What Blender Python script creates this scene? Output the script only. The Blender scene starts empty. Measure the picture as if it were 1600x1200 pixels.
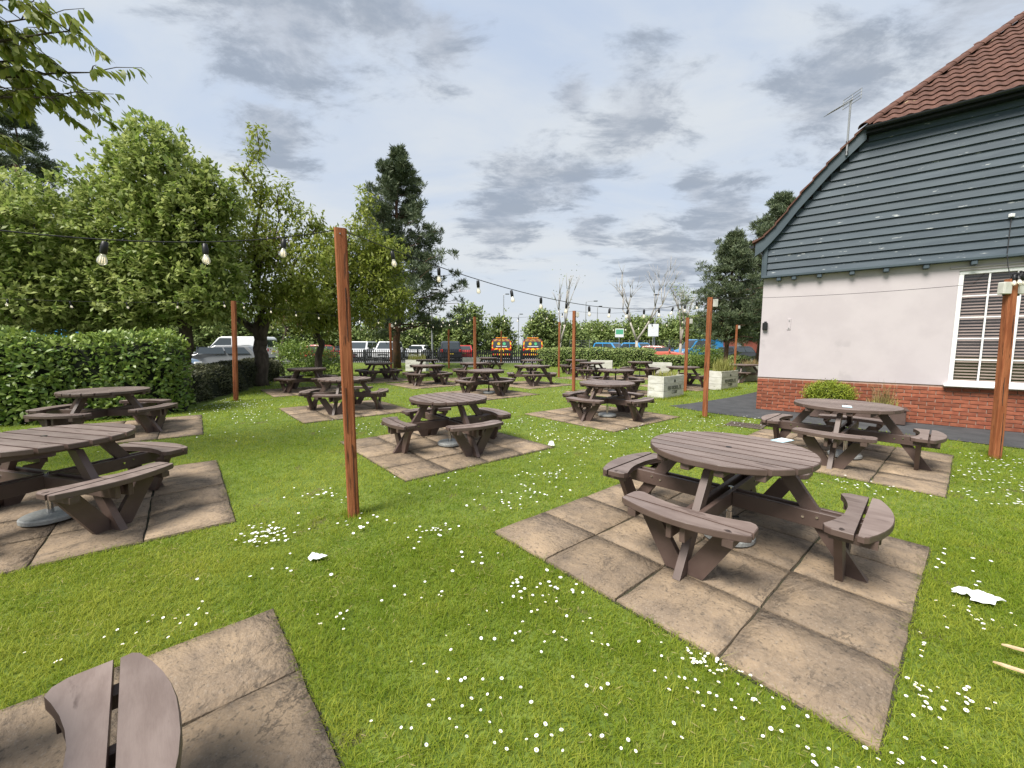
import bpy, bmesh, math, random
import numpy as np
from mathutils import Matrix, Vector, Quaternion
random.seed(7); rng = np.random.default_rng(7)
R = math.radians
scn = bpy.context.scene
COL = scn.collection

# ------------------------------------------------------------------ camera
cam_d = bpy.data.cameras.new('camera'); cam = bpy.data.objects.new('camera', cam_d); COL.objects.link(cam)
cam_d.sensor_fit = 'HORIZONTAL'; cam_d.sensor_width = 36.0; cam_d.lens = 628.98 / 1600 * 36
cam_d.clip_start = 0.05; cam_d.clip_end = 3000
PITCH, ROLL, CAMZ = 0.09787, -0.00338, 1.559
_r = Vector((1, 0, 0)); _d = Vector((0, -math.sin(PITCH), -math.cos(PITCH))); _f = Vector((0, math.cos(PITCH), -math.sin(PITCH)))
_r2 = _r * math.cos(ROLL) + _d * math.sin(ROLL); _d2 = _r * -math.sin(ROLL) + _d * math.cos(ROLL)
M = Matrix((_r2, -_d2, -_f)).transposed().to_4x4(); M.translation = (0, 0, CAMZ)
cam.matrix_world = M
scn.camera = cam

# ------------------------------------------------------------------ world sky
SUN_EL, SUN_AZ = R(54), R(228)      # azimuth of the sun measured clockwise from +Y
world = bpy.data.worlds.new('World'); scn.world = world; world.use_nodes = True
nt = world.node_tree; N = nt.nodes; L = nt.links; N.clear()
def nd(tree, t, **kw):
    n = tree.nodes.new(t)
    for k, v in kw.items(): setattr(n, k, v)
    return n
out = nd(nt, 'ShaderNodeOutputWorld'); bg = nd(nt, 'ShaderNodeBackground'); bg.inputs[1].default_value = 0.058
sky = nd(nt, 'ShaderNodeTexSky', sky_type='NISHITA', sun_disc=False, sun_elevation=SUN_EL, sun_rotation=SUN_AZ)
sky.air_density = 1.3; sky.dust_density = 2.0
tc = nd(nt, 'ShaderNodeTexCoord')
sep = nd(nt, 'ShaderNodeSeparateXYZ'); L.new(tc.outputs['Generated'], sep.inputs[0])
def wm(op, a, b=None, c=None, clamp=False):
    n = nd(nt, 'ShaderNodeMath', operation=op, use_clamp=clamp)
    for i, v in enumerate((a, b, c)):
        if v is None: continue
        if isinstance(v, (int, float)): n.inputs[i].default_value = v
        else: L.new(v, n.inputs[i])
    return n.outputs[0]
zz = wm('ADD', wm('MAXIMUM', sep.outputs[2], 0.0), 0.16)
comb = nd(nt, 'ShaderNodeCombineXYZ'); L.new(wm('DIVIDE', sep.outputs[0], zz), comb.inputs[0]); L.new(wm('DIVIDE', sep.outputs[1], zz), comb.inputs[1])
def wnoise(scale, detail, rough, dist, off):
    mp = nd(nt, 'ShaderNodeMapping'); mp.inputs['Location'].default_value = off; mp.inputs['Scale'].default_value = (1.0, 1.5, 1)
    L.new(comb.outputs[0], mp.inputs[0])
    n = nd(nt, 'ShaderNodeTexNoise'); n.inputs['Scale'].default_value = scale; n.inputs['Detail'].default_value = detail
    n.inputs['Roughness'].default_value = rough; n.inputs['Distortion'].default_value = dist
    L.new(mp.outputs[0], n.inputs['Vector']); return n.outputs[0]
def wramp(v, lo, hi):
    n = nd(nt, 'ShaderNodeMapRange', interpolation_type='SMOOTHSTEP'); n.inputs[1].default_value = lo; n.inputs[2].default_value = hi
    L.new(v, n.inputs[0]); return n.outputs[0]
def wmix(fac, a, b):
    n = nd(nt, 'ShaderNodeMix', data_type='RGBA')
    if isinstance(fac, (int, float)): n.inputs[0].default_value = fac
    else: L.new(fac, n.inputs[0])
    for i, v in ((6, a), (7, b)):
        if isinstance(v, tuple): n.inputs[i].default_value = (*v, 1)
        else: L.new(v, n.inputs[i])
    return n.outputs[2]
# grey cloud banks: directions in the sky (x, y, z), angular size
BANKS = [(.26, .90, .48, .13), (.13, .90, .52, .06), (.03, .94, .36, .13), (.12, .935, .36, .08), (-.40, .75, .56, .20), (-.22, .77, .60, .14), (-.14, .80, .56, .10),
         (.54, .73, .43, .13), (.66, .60, .48, .14), (.44, .88, .27, .12), (-.03, .95, .27, .12), (.17, .95, .26, .07), (.40, .90, .33, .06), (.35, .93, .18, .14), (-.45, .80, .40, .10)]
bank = None
for x, y, z, s in BANKS:
    vd = nd(nt, 'ShaderNodeVectorMath', operation='DISTANCE'); L.new(tc.outputs['Generated'], vd.inputs[0])
    v = Vector((x, y, z)).normalized(); vd.inputs[1].default_value = v
    b = wm('SUBTRACT', 1.0, wm('DIVIDE', vd.outputs['Value'], s * 1.25), clamp=True)
    bank = b if bank is None else wm('MAXIMUM', bank, b)
n1 = wnoise(1.1, 6, .55, .4, (3.1, 7.7, 0)); n2 = wnoise(3.4, 12, .66, .25, (11.3, 2.2, 0)); n3 = wnoise(.55, 4, .5, .2, (5, 1, 0))
veil = wramp(n1, .34, .66)                                  # thin bright veil over the blue
thick = wramp(wm('ADD', wm('MULTIPLY', n2, 1.25), wm('MULTIPLY', bank, .52)), .76, 1.04)
hor = wramp(sep.outputs[2], .55, .0)
base = wmix(.88, sky.outputs[0], (2.75, 3.2, 3.95))
base = wmix(wm('MULTIPLY', veil, .85), base, (3.55, 3.75, 3.95))
base = wmix(wm('MULTIPLY', hor, .55), base, (3.7, 3.85, 3.95))
greyc = wmix(wramp(n2, .4, .62), (2.5, 2.7, 3.05), (1.45, 1.7, 2.1))
base = wmix(wm('MULTIPLY', thick, .78), base, greyc)
L.new(base, bg.inputs[0]); L.new(bg.outputs[0], out.inputs[0])

# ------------------------------------------------------------------ sun, exposure
sd = bpy.data.lights.new('sun', 'SUN'); sun = bpy.data.objects.new('sun', sd); COL.objects.link(sun)
sd.energy = 2.0; sd.angle = R(26); sd.color = (1.0, .95, .87)
sv = Vector((math.sin(SUN_AZ) * math.cos(SUN_EL), math.cos(SUN_AZ) * math.cos(SUN_EL), math.sin(SUN_EL)))
sun.rotation_euler = sv.to_track_quat('Z', 'Y').to_euler(); sun.location = (0, 0, 30)
scn.view_settings.view_transform = 'Standard'; scn.view_settings.look = 'None'
scn.view_settings.exposure = 1.85; scn.view_settings.gamma = 1.0; scn.view_settings.use_curve_mapping = False
scn.cycles.max_bounces = 6; scn.cycles.transparent_max_bounces = 12; scn.cycles.use_denoising = True

# ------------------------------------------------------------------ materials
MATS = {}
def material(name, c1, c2=None, rough=.7, scale=6., detail=6., stretch=(1, 1, 1), bump=0., bscale=None, bstretch=None, coord='pos', rand=0., metal=0., spec=.4, lo=.35, hi=.65, c3=None, c3t=.62, c3scale=14., bdist=.01, coat=0., transl=None, rnd_attr=None):
    m = bpy.data.materials.new(name); m.use_nodes = True; t = m.node_tree; ns = t.nodes; ls = t.links
    b = ns['Principled BSDF']; b.inputs['Roughness'].default_value = rough; b.inputs['Metallic'].default_value = metal
    b.inputs['Specular IOR Level'].default_value = spec
    if coat: b.inputs['Coat Weight'].default_value = coat; b.inputs['Coat Roughness'].default_value = .08
    if coord == 'pos': src = nd(t, 'ShaderNodeNewGeometry').outputs['Position']
    else: src = nd(t, 'ShaderNodeTexCoord').outputs['Object']
    if coord == 'objrand':
        oi = nd(t, 'ShaderNodeObjectInfo'); vm = nd(t, 'ShaderNodeVectorMath', operation='SCALE'); cx = nd(t, 'ShaderNodeCombineXYZ')
        for i in range(3): ls.new(oi.outputs['Random'], cx.inputs[i])
        ls.new(cx.outputs[0], vm.inputs[0]); vm.inputs['Scale'].default_value = 37.
        va = nd(t, 'ShaderNodeVectorMath', operation='ADD'); ls.new(src, va.inputs[0]); ls.new(vm.outputs[0], va.inputs[1]); src = va.outputs[0]
    def noise(sc, st, det=detail):
        mp = nd(t, 'ShaderNodeMapping'); mp.inputs['Scale'].default_value = st; ls.new(src, mp.inputs[0])
        n = nd(t, 'ShaderNodeTexNoise'); n.inputs['Scale'].default_value = sc; n.inputs['Detail'].default_value = det; n.inputs['Roughness'].default_value = .6
        ls.new(mp.outputs[0], n.inputs['Vector']); return n.outputs[0]
    def rmp(v, a, bb):
        n = nd(t, 'ShaderNodeMapRange', interpolation_type='SMOOTHSTEP'); n.inputs[1].default_value = a; n.inputs[2].default_value = bb; ls.new(v, n.inputs[0]); return n.outputs[0]
    def mix(f, a, bb, mode='MIX'):
        n = nd(t, 'ShaderNodeMix', data_type='RGBA', blend_type=mode)
        if isinstance(f, (int, float)): n.inputs[0].default_value = f
        else: ls.new(f, n.inputs[0])
        for i, v in ((6, a), (7, bb)):
            if isinstance(v, tuple): n.inputs[i].default_value = (*v, 1)
            else: ls.new(v, n.inputs[i])
        return n.outputs[2]
    col = None
    if c2 is not None: col = mix(rmp(noise(scale, stretch), lo, hi), c1, c2)
    if c3 is not None: col = mix(rmp(noise(c3scale, stretch, 8), c3t, c3t + .06), col if col else c1, c3)
    if rnd_attr is not None:
        at = nd(t, 'ShaderNodeAttribute'); at.attribute_name = 'rnd'
        col = mix(at.outputs['Fac'], c1, rnd_attr) if col is None else mix(at.outputs['Fac'], col, rnd_attr)
    if rand:
        oi = nd(t, 'ShaderNodeObjectInfo'); mr = nd(t, 'ShaderNodeMapRange'); mr.inputs[3].default_value = 1 - rand; mr.inputs[4].default_value = 1 + rand
        ls.new(oi.outputs['Random'], mr.inputs[0]); hv = nd(t, 'ShaderNodeHueSaturation'); ls.new(mr.outputs[0], hv.inputs['Value'])
        if col is None: hv.inputs['Color'].default_value = (*c1, 1)
        else: ls.new(col, hv.inputs['Color'])
        col = hv.outputs[0]
    if col is None: b.inputs['Base Color'].default_value = (*c1, 1)
    else: ls.new(col, b.inputs['Base Color'])
    if bump:
        bn = nd(t, 'ShaderNodeBump'); bn.inputs['Strength'].default_value = bump; bn.inputs['Distance'].default_value = bdist
        ls.new(noise(bscale or scale * 3, bstretch or stretch), bn.inputs['Height']); ls.new(bn.outputs[0], b.inputs['Normal'])
    if transl:
        tr = nd(t, 'ShaderNodeBsdfTranslucent'); mx = nd(t, 'ShaderNodeMixShader'); mx.inputs[0].default_value = transl
        if col is None: tr.inputs[0].default_value = (*c1, 1)
        else: ls.new(col, tr.inputs[0])
        o = ns['Material Output']; ls.new(b.outputs[0], mx.inputs[1]); ls.new(tr.outputs[0], mx.inputs[2]); ls.new(mx.outputs[0], o.inputs[0])
    MATS[name] = m; return m

def slab_material():
    # riven concrete paving: tan and grey mottling, flowing ridges, lichen specks
    m = bpy.data.materials.new('slab'); m.use_nodes = True; t = m.node_tree; ls = t.links; b = t.nodes['Principled BSDF']; b.inputs['Roughness'].default_value = .92; b.inputs['Specular IOR Level'].default_value = .2
    oi = nd(t, 'ShaderNodeObjectInfo'); tcn = nd(t, 'ShaderNodeTexCoord'); cx = nd(t, 'ShaderNodeCombineXYZ')
    for i in range(3): ls.new(oi.outputs['Random'], cx.inputs[i])
    vm = nd(t, 'ShaderNodeVectorMath', operation='SCALE'); ls.new(cx.outputs[0], vm.inputs[0]); vm.inputs['Scale'].default_value = 53.
    va = nd(t, 'ShaderNodeVectorMath', operation='ADD'); ls.new(tcn.outputs['Object'], va.inputs[0]); ls.new(vm.outputs[0], va.inputs[1])
    def noise(sc, det, dist=0., st=(1, 1, 1), rough=.6):
        mp = nd(t, 'ShaderNodeMapping'); mp.inputs['Scale'].default_value = st; ls.new(va.outputs[0], mp.inputs[0])
        n = nd(t, 'ShaderNodeTexNoise'); n.inputs['Scale'].default_value = sc; n.inputs['Detail'].default_value = det; n.inputs['Distortion'].default_value = dist; n.inputs['Roughness'].default_value = rough; ls.new(mp.outputs[0], n.inputs[0]); return n.outputs[0]
    def rmp(v, a, c):
        n = nd(t, 'ShaderNodeMapRange', interpolation_type='SMOOTHSTEP'); n.inputs[1].default_value = a; n.inputs[2].default_value = c; ls.new(v, n.inputs[0]); return n.outputs[0]
    def mix(f, a, c, mode='MIX'):
        n = nd(t, 'ShaderNodeMix', data_type='RGBA', blend_type=mode)
        if isinstance(f, (int, float)): n.inputs[0].default_value = f
        else: ls.new(f, n.inputs[0])
        for i, v in ((6, a), (7, c)):
            if isinstance(v, tuple): n.inputs[i].default_value = (*v, 1)
            else: ls.new(v, n.inputs[i])
        return n.outputs[2]
    def math_(op, a, c):
        n = nd(t, 'ShaderNodeMath', operation=op)
        for i, v in enumerate((a, c)):
            if isinstance(v, (int, float)): n.inputs[i].default_value = v
            else: ls.new(v, n.inputs[i])
        return n.outputs[0]
    col = mix(rmp(noise(3.2, 8), .32, .68), (.195, .150, .110), (.295, .220, .148))
    col = mix(math_('MULTIPLY', rmp(noise(6.5, 10, .5), .48, .72), .7), col, (.125, .100, .078))
    col = mix(math_('MULTIPLY', rmp(noise(70, 3), .52, .75), .6), col, (.30, .25, .20))
    col = mix(math_('MULTIPLY', rmp(noise(45, 4), .56, .7), .7), col, (.07, .06, .05))
    ridge = noise(1.9, 9, .5, (1, 1.8, 1), .62); rf = math_('ABSOLUTE', math_('SUBTRACT', math_('FRACT', math_('MULTIPLY', ridge, 3.6), 0), .5), 0)
    col = mix(math_('MULTIPLY', math_('MULTIPLY', rmp(rf, .07, .0), .75), rmp(noise(2.6, 3), .40, .58)), col, (.085, .068, .054))
    mr = nd(t, 'ShaderNodeMapRange'); mr.inputs[3].default_value = .84; mr.inputs[4].default_value = 1.14; ls.new(oi.outputs['Random'], mr.inputs[0]); hv = nd(t, 'ShaderNodeHueSaturation'); ls.new(mr.outputs[0], hv.inputs['Value']); ls.new(col, hv.inputs['Color']); ls.new(hv.outputs[0], b.inputs['Base Color'])
    bn = nd(t, 'ShaderNodeBump'); bn.inputs['Strength'].default_value = 1.0; bn.inputs['Distance'].default_value = .028
    h = math_('ADD', math_('MULTIPLY', math_('FRACT', math_('MULTIPLY', ridge, 3.6), 0), .55), math_('ADD', math_('MULTIPLY', noise(30, 6), .35), math_('MULTIPLY', noise(7, 8), .5))); ls.new(h, bn.inputs['Height']); ls.new(bn.outputs[0], b.inputs['Normal']); MATS['slab'] = m
material('lawn_soil', (.085, .13, .017), (.13, .175, .028), rough=1, scale=5, c3=(.10, .10, .035), c3t=.6, c3scale=2.5, bump=.5, bscale=60)
material('grass', (.165, .25, .014), rough=.6, spec=.2, rnd_attr=(.38, .41, .055), transl=.48)
material('dry_grass', (.36, .30, .13), rough=.8, rnd_attr=(.25, .24, .07), transl=.25)
material('asphalt', (.045, .047, .05), (.065, .066, .07), rough=.95, scale=3, bump=.4, bscale=90, bdist=.004)
material('car_park', (.10, .10, .105), (.14, .14, .14), rough=.95, scale=.6, bump=.2, bscale=60)
slab_material()
material('joint', (.028, .026, .02), (.05, .05, .025), rough=1, scale=9)
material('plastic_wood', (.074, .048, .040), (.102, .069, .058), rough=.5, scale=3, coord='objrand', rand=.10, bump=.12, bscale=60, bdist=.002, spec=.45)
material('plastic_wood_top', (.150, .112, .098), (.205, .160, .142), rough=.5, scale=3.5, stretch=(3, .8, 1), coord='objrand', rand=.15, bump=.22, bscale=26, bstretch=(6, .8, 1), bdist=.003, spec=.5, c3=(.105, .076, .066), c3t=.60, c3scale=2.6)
material('scar', (.028, .019, .016), (.05, .035, .03), rough=.7, scale=40)
material('dark_metal', (.03, .03, .032), rough=.4, metal=.6)
material('chrome', (.62, .62, .62), rough=.18, metal=1)
material('granite', (.24, .25, .25), (.33, .34, .33), rough=.5, scale=60, bump=.05)
material('post_wood', (.195, .06, .023), (.30, .11, .046), rough=.8, scale=5, stretch=(6, 6, .5), coord='objrand', bump=.8, bscale=16, bstretch=(7, 7, .3), bdist=.012, c3=(.09, .034, .016), c3t=.60, c3scale=4.5, spec=.25, rand=.12)
material('cable', (.012, .012, .013), rough=.6)
material('socket', (.01, .01, .011), rough=.45)
material('box_plastic', (.52, .52, .47), (.44, .44, .39), rough=.55, scale=9)
material('render_paint', (.43, .39, .405), (.465, .425, .438), rough=.93, scale=1.6, bump=.18, bscale=60, bdist=.003, c3=(.40, .365, .378), c3t=.58, c3scale=.9)
material('mortar', (.36, .25, .20), (.42, .30, .24), rough=.95, scale=20)
material('brick', (.20, .058, .032), (.275, .092, .05), rough=.9, scale=9, coord='objrand', rand=.22, bump=.35, bscale=60, bdist=.003, c3=(.20, .075, .05), c3t=.62, c3scale=6)
material('slate_paint', (.031, .049, .066), (.047, .068, .086), rough=.6, scale=1.6, stretch=(1, 1, 5), bump=.3, bscale=12, bstretch=(1, 1, 6), bdist=.004, c3=(.34, .36, .36), c3t=.64, c3scale=4.5, coord='objrand', rand=.10)
material('slate_trim', (.040, .060, .075), (.054, .076, .092), rough=.6, scale=2, bump=.2, bscale=20, bdist=.003)
material('gutter', (.012, .014, .018), rough=.4)
material('roof_tile', (.080, .037, .027), (.118, .056, .040), rough=.88, scale=5, coord='objrand', rand=.13, bump=.3, bscale=40, bdist=.003, c3=(.26, .19, .11), c3t=.68, c3scale=4)
material('upvc', (.80, .80, .80), (.74, .74, .74), rough=.35, scale=4)
material('blind', (.20, .145, .125), rough=.5, c2=(.16, .115, .10), scale=3)
material('room_dark', (.02, .016, .014), rough=1)
material('white_wood', (.60, .59, .55), (.47, .46, .41), rough=.85, scale=3, stretch=(1, 1, 3), coord='objrand', rand=.06, bump=.35, bscale=9, bstretch=(1, 1, 7), bdist=.004, c3=(.30, .29, .22), c3t=.62, c3scale=3.5)
material('stencil_ink', (.05, .055, .045), rough=.9)
material('bark', (.055, .042, .032), (.10, .08, .062), rough=.95, scale=9, stretch=(1, 1, .35), bump=.9, bscale=22, bstretch=(1, 1, .3), bdist=.03)
material('pine_bark', (.13, .065, .038), (.075, .05, .038), rough=.95, scale=5, bump=.9, bscale=14, bdist=.03)
material('pale_bark', (.40, .37, .33), (.25, .23, .20), rough=.9, scale=5, stretch=(1, 1, .4), bump=.5)
material('whitebeam_leaf', (.145, .225, .035), rough=.5, spec=.35, rnd_attr=(.45, .49, .17), transl=.45)
material('cherry_leaf', (.14, .20, .024), rough=.45, spec=.35, rnd_attr=(.36, .385, .08), transl=.46)
material('laurel_leaf', (.085, .16, .028), rough=.38, spec=.4, rnd_attr=(.28, .36, .075), transl=.25)
material('dark_leaf', (.040, .052, .022), rough=.6, rnd_attr=(.12, .12, .06), transl=.15)
material('copper_leaf', (.12, .035, .035), rough=.5, rnd_attr=(.2, .06, .05), transl=.25)
material('pine_needle', (.038, .066, .034), rough=.6, rnd_attr=(.14, .17, .08), transl=.1)
material('far_leaf', (.11, .175, .04), rough=.6, rnd_attr=(.29, .34, .11), transl=.2)
material('yew_leaf', (.11, .17, .012), rough=.6, rnd_attr=(.34, .38, .04), transl=.2)
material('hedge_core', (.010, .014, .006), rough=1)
material('reed', (.24, .27, .05), rough=.6, rnd_attr=(.42, .40, .14), transl=.3)
material('straw', (.33, .22, .12), rough=.8, rnd_attr=(.22, .2, .07), transl=.2)
material('daisy_petal', (.84, .84, .82), rough=.6); material('daisy_eye', (.75, .50, .03), rough=.7)
material('paper', (.84, .85, .86), rough=.85); material('leaflet_blue', (.45, .66, .74), rough=.5)
material('wood_chip', (.62, .47, .30), (.5, .36, .22), rough=.85, scale=20)
material('iron', (.075, .06, .05), (.11, .085, .07), rough=.8, scale=14, bump=.3)
material('fence_paint', (.017, .018, .022), rough=.6)
material('galv', (.30, .31, .32), rough=.5, metal=.5)
material('sign_white', (.72, .74, .74), rough=.5); material('sign_green', (.10, .38, .22), rough=.5)
material('tyre', (.015, .015, .015), rough=.9); material('rim', (.40, .41, .42), rough=.35, metal=.8)
material('car_glass', (.035, .045, .05), rough=.06, spec=.8)
material('lamp_red', (.5, .02, .015), rough=.25); material('lamp_clear', (.75, .76, .76), rough=.2); material('lamp_amber', (.75, .25, .02), rough=.3)
material('plate_yellow', (.75, .55, .05), rough=.5)
for nm, c in dict(car_white=(.70, .71, .72), car_silver=(.20, .21, .22), car_navy=(.020, .022, .032), car_black=(.012, .012, .014), car_red=(.42, .03, .03), car_coral=(.55, .14, .10), car_blue=(.03, .24, .52), car_steel=(.10, .16, .24)).items():
    material(nm, c, rough=.3, coat=.6)
material('shed_red', (.20, .055, .04), (.25, .075, .05), rough=.9, scale=3)
material('van_green', (.12, .55, .25), rough=.4)

def glass_reflectance(t, f0):
    lw = nd(t, 'ShaderNodeLayerWeight'); lw.inputs[0].default_value = .5; p = nd(t, 'ShaderNodeMath', operation='POWER'); p.inputs[1].default_value = 4.0; t.links.new(lw.outputs['Facing'], p.inputs[0])
    m = nd(t, 'ShaderNodeMath', operation='MULTIPLY_ADD'); t.links.new(p.outputs[0], m.inputs[0]); m.inputs[1].default_value = 1 - f0; m.inputs[2].default_value = f0; return m
def special_materials():
    # chevrons on the van backs: flat print, red and yellow V stripes
    m = bpy.data.materials.new('chevron'); m.use_nodes = True; t = m.node_tree; b = t.nodes['Principled BSDF']; b.inputs['Roughness'].default_value = .4
    o = nd(t, 'ShaderNodeTexCoord'); s = nd(t, 'ShaderNodeSeparateXYZ'); t.links.new(o.outputs['Object'], s.inputs[0])
    def mm(op, a, bb=None):
        n = nd(t, 'ShaderNodeMath', operation=op)
        for i, v in enumerate((a, bb)):
            if v is None: continue
            if isinstance(v, (int, float)): n.inputs[i].default_value = v
            else: t.links.new(v, n.inputs[i])
        return n.outputs[0]
    k = mm('FRACT', mm('MULTIPLY', mm('ADD', mm('ABSOLUTE', s.outputs[1]), s.outputs[2]), 2.3))
    g = mm('GREATER_THAN', k, .5)
    x = nd(t, 'ShaderNodeMix', data_type='RGBA'); t.links.new(g, x.inputs[0]); x.inputs[6].default_value = (.62, .05, .02, 1); x.inputs[7].default_value = (.85, .55, .03, 1)
    t.links.new(x.outputs[2], b.inputs['Base Color']); MATS['chevron'] = m
    # window glass: clear with mirror-like reflection of the sky
    m = bpy.data.materials.new('window_glass'); m.use_nodes = True; t = m.node_tree; t.nodes.remove(t.nodes['Principled BSDF'])
    tr = nd(t, 'ShaderNodeBsdfTransparent'); gl = nd(t, 'ShaderNodeBsdfGlossy'); gl.inputs['Roughness'].default_value = .02
    fr = glass_reflectance(t, .09); mx = nd(t, 'ShaderNodeMixShader')
    t.links.new(fr.outputs[0], mx.inputs[0]); t.links.new(tr.outputs[0], mx.inputs[1]); t.links.new(gl.outputs[0], mx.inputs[2]); t.links.new(mx.outputs[0], t.nodes['Material Output'].inputs[0]); MATS['window_glass'] = m
    # festoon bulbs: pale warm lit glass
    m = bpy.data.materials.new('bulb_glass'); m.use_nodes = True; t = m.node_tree; t.nodes.remove(t.nodes['Principled BSDF'])
    tr = nd(t, 'ShaderNodeBsdfTransparent'); gl = nd(t, 'ShaderNodeBsdfGlossy'); gl.inputs['Roughness'].default_value = .04; df = nd(t, 'ShaderNodeBsdfDiffuse'); df.inputs[0].default_value = (.85, .82, .74, 1)
    lw = glass_reflectance(t, .06); m1 = nd(t, 'ShaderNodeMixShader'); m2 = nd(t, 'ShaderNodeMixShader'); m1.inputs[0].default_value = .42
    t.links.new(tr.outputs[0], m1.inputs[1]); t.links.new(df.outputs[0], m1.inputs[2]); t.links.new(lw.outputs[0], m2.inputs[0]); t.links.new(m1.outputs[0], m2.inputs[1]); t.links.new(gl.outputs[0], m2.inputs[2]); t.links.new(m2.outputs[0], t.nodes['Material Output'].inputs[0]); MATS['bulb_glass'] = m
    m = bpy.data.materials.new('filament'); m.use_nodes = True; b = m.node_tree.nodes['Principled BSDF']; b.inputs['Base Color'].default_value = (.9, .75, .45, 1)
    b.inputs['Emission Color'].default_value = (1, .85, .6, 1); b.inputs['Emission Strength'].default_value = .3; MATS['filament'] = m
special_materials()

# ------------------------------------------------------------------ mesh helpers
def props(o, label=None, cat=None, group=None, kind=None):
    if label: o['label'] = label
    if cat: o['category'] = cat
    if group: o['group'] = group
    if kind: o['kind'] = kind
    return o
def link(o, parent=None):
    COL.objects.link(o)
    if parent is not None: o.parent = parent
    return o
def empty(name, loc=(0, 0, 0), rz=0., label=None, cat=None, group=None, kind=None):
    o = bpy.data.objects.new(name, None); o.empty_display_size = .2; link(o); o.location = loc; o.rotation_euler = (0, 0, rz)
    return props(o, label, cat, group, kind)
class MB:
    def __init__(s): s.v = []; s.f = []; s.m = []; s.slots = []
    def slot(s, mat):
        if mat not in s.slots: s.slots.append(mat)
        return s.slots.index(mat)
    def add(s, vs, fs, mat=None):
        b = len(s.v); s.v += [tuple(v) for v in vs]; k = s.slot(mat) if mat else 0
        for f in fs: s.f.append(tuple(b + i for i in f)); s.m.append(k)
    def box(s, c, d, mat=None, rot=None, bev=0.):
        x, y, z = d[0] / 2, d[1] / 2, d[2] / 2
        if bev:
            bm = bmesh.new(); bmesh.ops.create_cube(bm, size=1)
            for v in bm.verts: v.co = Vector((v.co.x * d[0], v.co.y * d[1], v.co.z * d[2]))
            bmesh.ops.bevel(bm, geom=bm.edges[:], offset=bev, segments=1, affect='EDGES', profile=.5)
            bm.verts.index_update(); vs = [v.co.copy() for v in bm.verts]; fs = [[v.index for v in f.verts] for f in bm.faces]; bm.free()
        else:
            vs = [Vector(p) for p in ((-x, -y, -z), (x, -y, -z), (x, y, -z), (-x, y, -z), (-x, -y, z), (x, -y, z), (x, y, z), (-x, y, z))]
            fs = [(0, 3, 2, 1), (4, 5, 6, 7), (0, 1, 5, 4), (1, 2, 6, 5), (2, 3, 7, 6), (3, 0, 4, 7)]
        if rot is not None: vs = [rot @ v for v in vs]
        s.add([v + Vector(c) for v in vs], fs, mat); return s
    def prism(s, pts, fn, a, b, mat=None, bev=0.):
        # pts: 2D outline; fn(u, v, w) -> 3D; extruded from w=a to w=b
        n = len(pts)
        if bev:
            cx = sum(p[0] for p in pts) / n; cy = sum(p[1] for p in pts) / n
            def sh(p):
                dx, dy = p[0] - cx, p[1] - cy; l = math.hypot(dx, dy) or 1; k = max(0, l - bev) / l; return (cx + dx * k, cy + dy * k)
            q = [sh(p) for p in pts]; e = bev * (1 if b > a else -1)
            rings = [(q, a), (pts, a + e), (pts, b - e), (q, b)]
        else: rings = [(pts, a), (pts, b)]
        vs = [fn(p[0], p[1], w) for ring, w in rings for p in ring]
        fs = [tuple(range(n))[::-1], tuple(range((len(rings) - 1) * n, len(rings) * n))]
        for r in range(len(rings) - 1):
            for i in range(n): j = (i + 1) % n; fs.append((r * n + i, r * n + j, (r + 1) * n + j, (r + 1) * n + i))
        s.add(vs, fs, mat); return s
    def tube(s, pts, rad, n=8, mat=None, cap=True):
        pts = [Vector(p) for p in pts]; rad = rad if isinstance(rad, (list, tuple)) else [rad] * len(pts)
        vs = []; up = None
        for i, p in enumerate(pts):
            d = (pts[min(i + 1, len(pts) - 1)] - pts[max(i - 1, 0)]).normalized()
            if up is None: up = Vector((0, 0, 1)) if abs(d.z) < .9 else Vector((1, 0, 0))
            a = d.cross(up).normalized(); up = a.cross(d).normalized()
            for k in range(n):
                t = 2 * math.pi * k / n; vs.append(p + (a * math.cos(t) + up * math.sin(t)) * rad[i])
        fs = [(i * n + k, i * n + (k + 1) % n, (i + 1) * n + (k + 1) % n, (i + 1) * n + k) for i in range(len(pts) - 1) for k in range(n)]
        if cap: fs += [tuple(range(n))[::-1], tuple(range((len(pts) - 1) * n, len(pts) * n))]
        s.add(vs, fs, mat); return s
    def lathe(s, prof, n=12, c=(0, 0, 0), mat=None):
        vs = [(c[0] + r * math.cos(2 * math.pi * k / n), c[1] + r * math.sin(2 * math.pi * k / n), c[2] + z) for r, z in prof for k in range(n)]
        fs = [(i * n + k, i * n + (k + 1) % n, (i + 1) * n + (k + 1) % n, (i + 1) * n + k) for i in range(len(prof) - 1) for k in range(n)]
        fs += [tuple(range(n))[::-1], tuple(range((len(prof) - 1) * n, len(prof) * n))]
        s.add(vs, fs, mat); return s
    def mesh(s, name, mat=None, smooth=False):
        me = bpy.data.meshes.new(name); me.from_pydata([tuple(v) for v in s.v], [], s.f)
        if s.slots:
            for k in s.slots: me.materials.append(MATS[k])
            me.polygons.foreach_set('material_index', s.m)
        elif mat: me.materials.append(MATS[mat])
        bm = bmesh.new(); bm.from_mesh(me); bmesh.ops.recalc_face_normals(bm, faces=bm.faces[:]); bm.to_mesh(me); bm.free()
        if smooth: me.polygons.foreach_set('use_smooth', [True] * len(me.polygons))
        me.update(); return me
    def build(s, name, mat=None, parent=None, smooth=False, loc=None):
        o = bpy.data.objects.new(name, s.mesh(name, mat, smooth)); link(o, parent)
        if loc is not None: o.location = loc
        return o
def darker_sides(o):  # unweathered side colour, also darkened to paint in shade between the planks
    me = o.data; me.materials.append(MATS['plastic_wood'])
    me.polygons.foreach_set('material_index', [0 if p.normal.z > .75 else 1 for p in me.polygons]); return o
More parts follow.
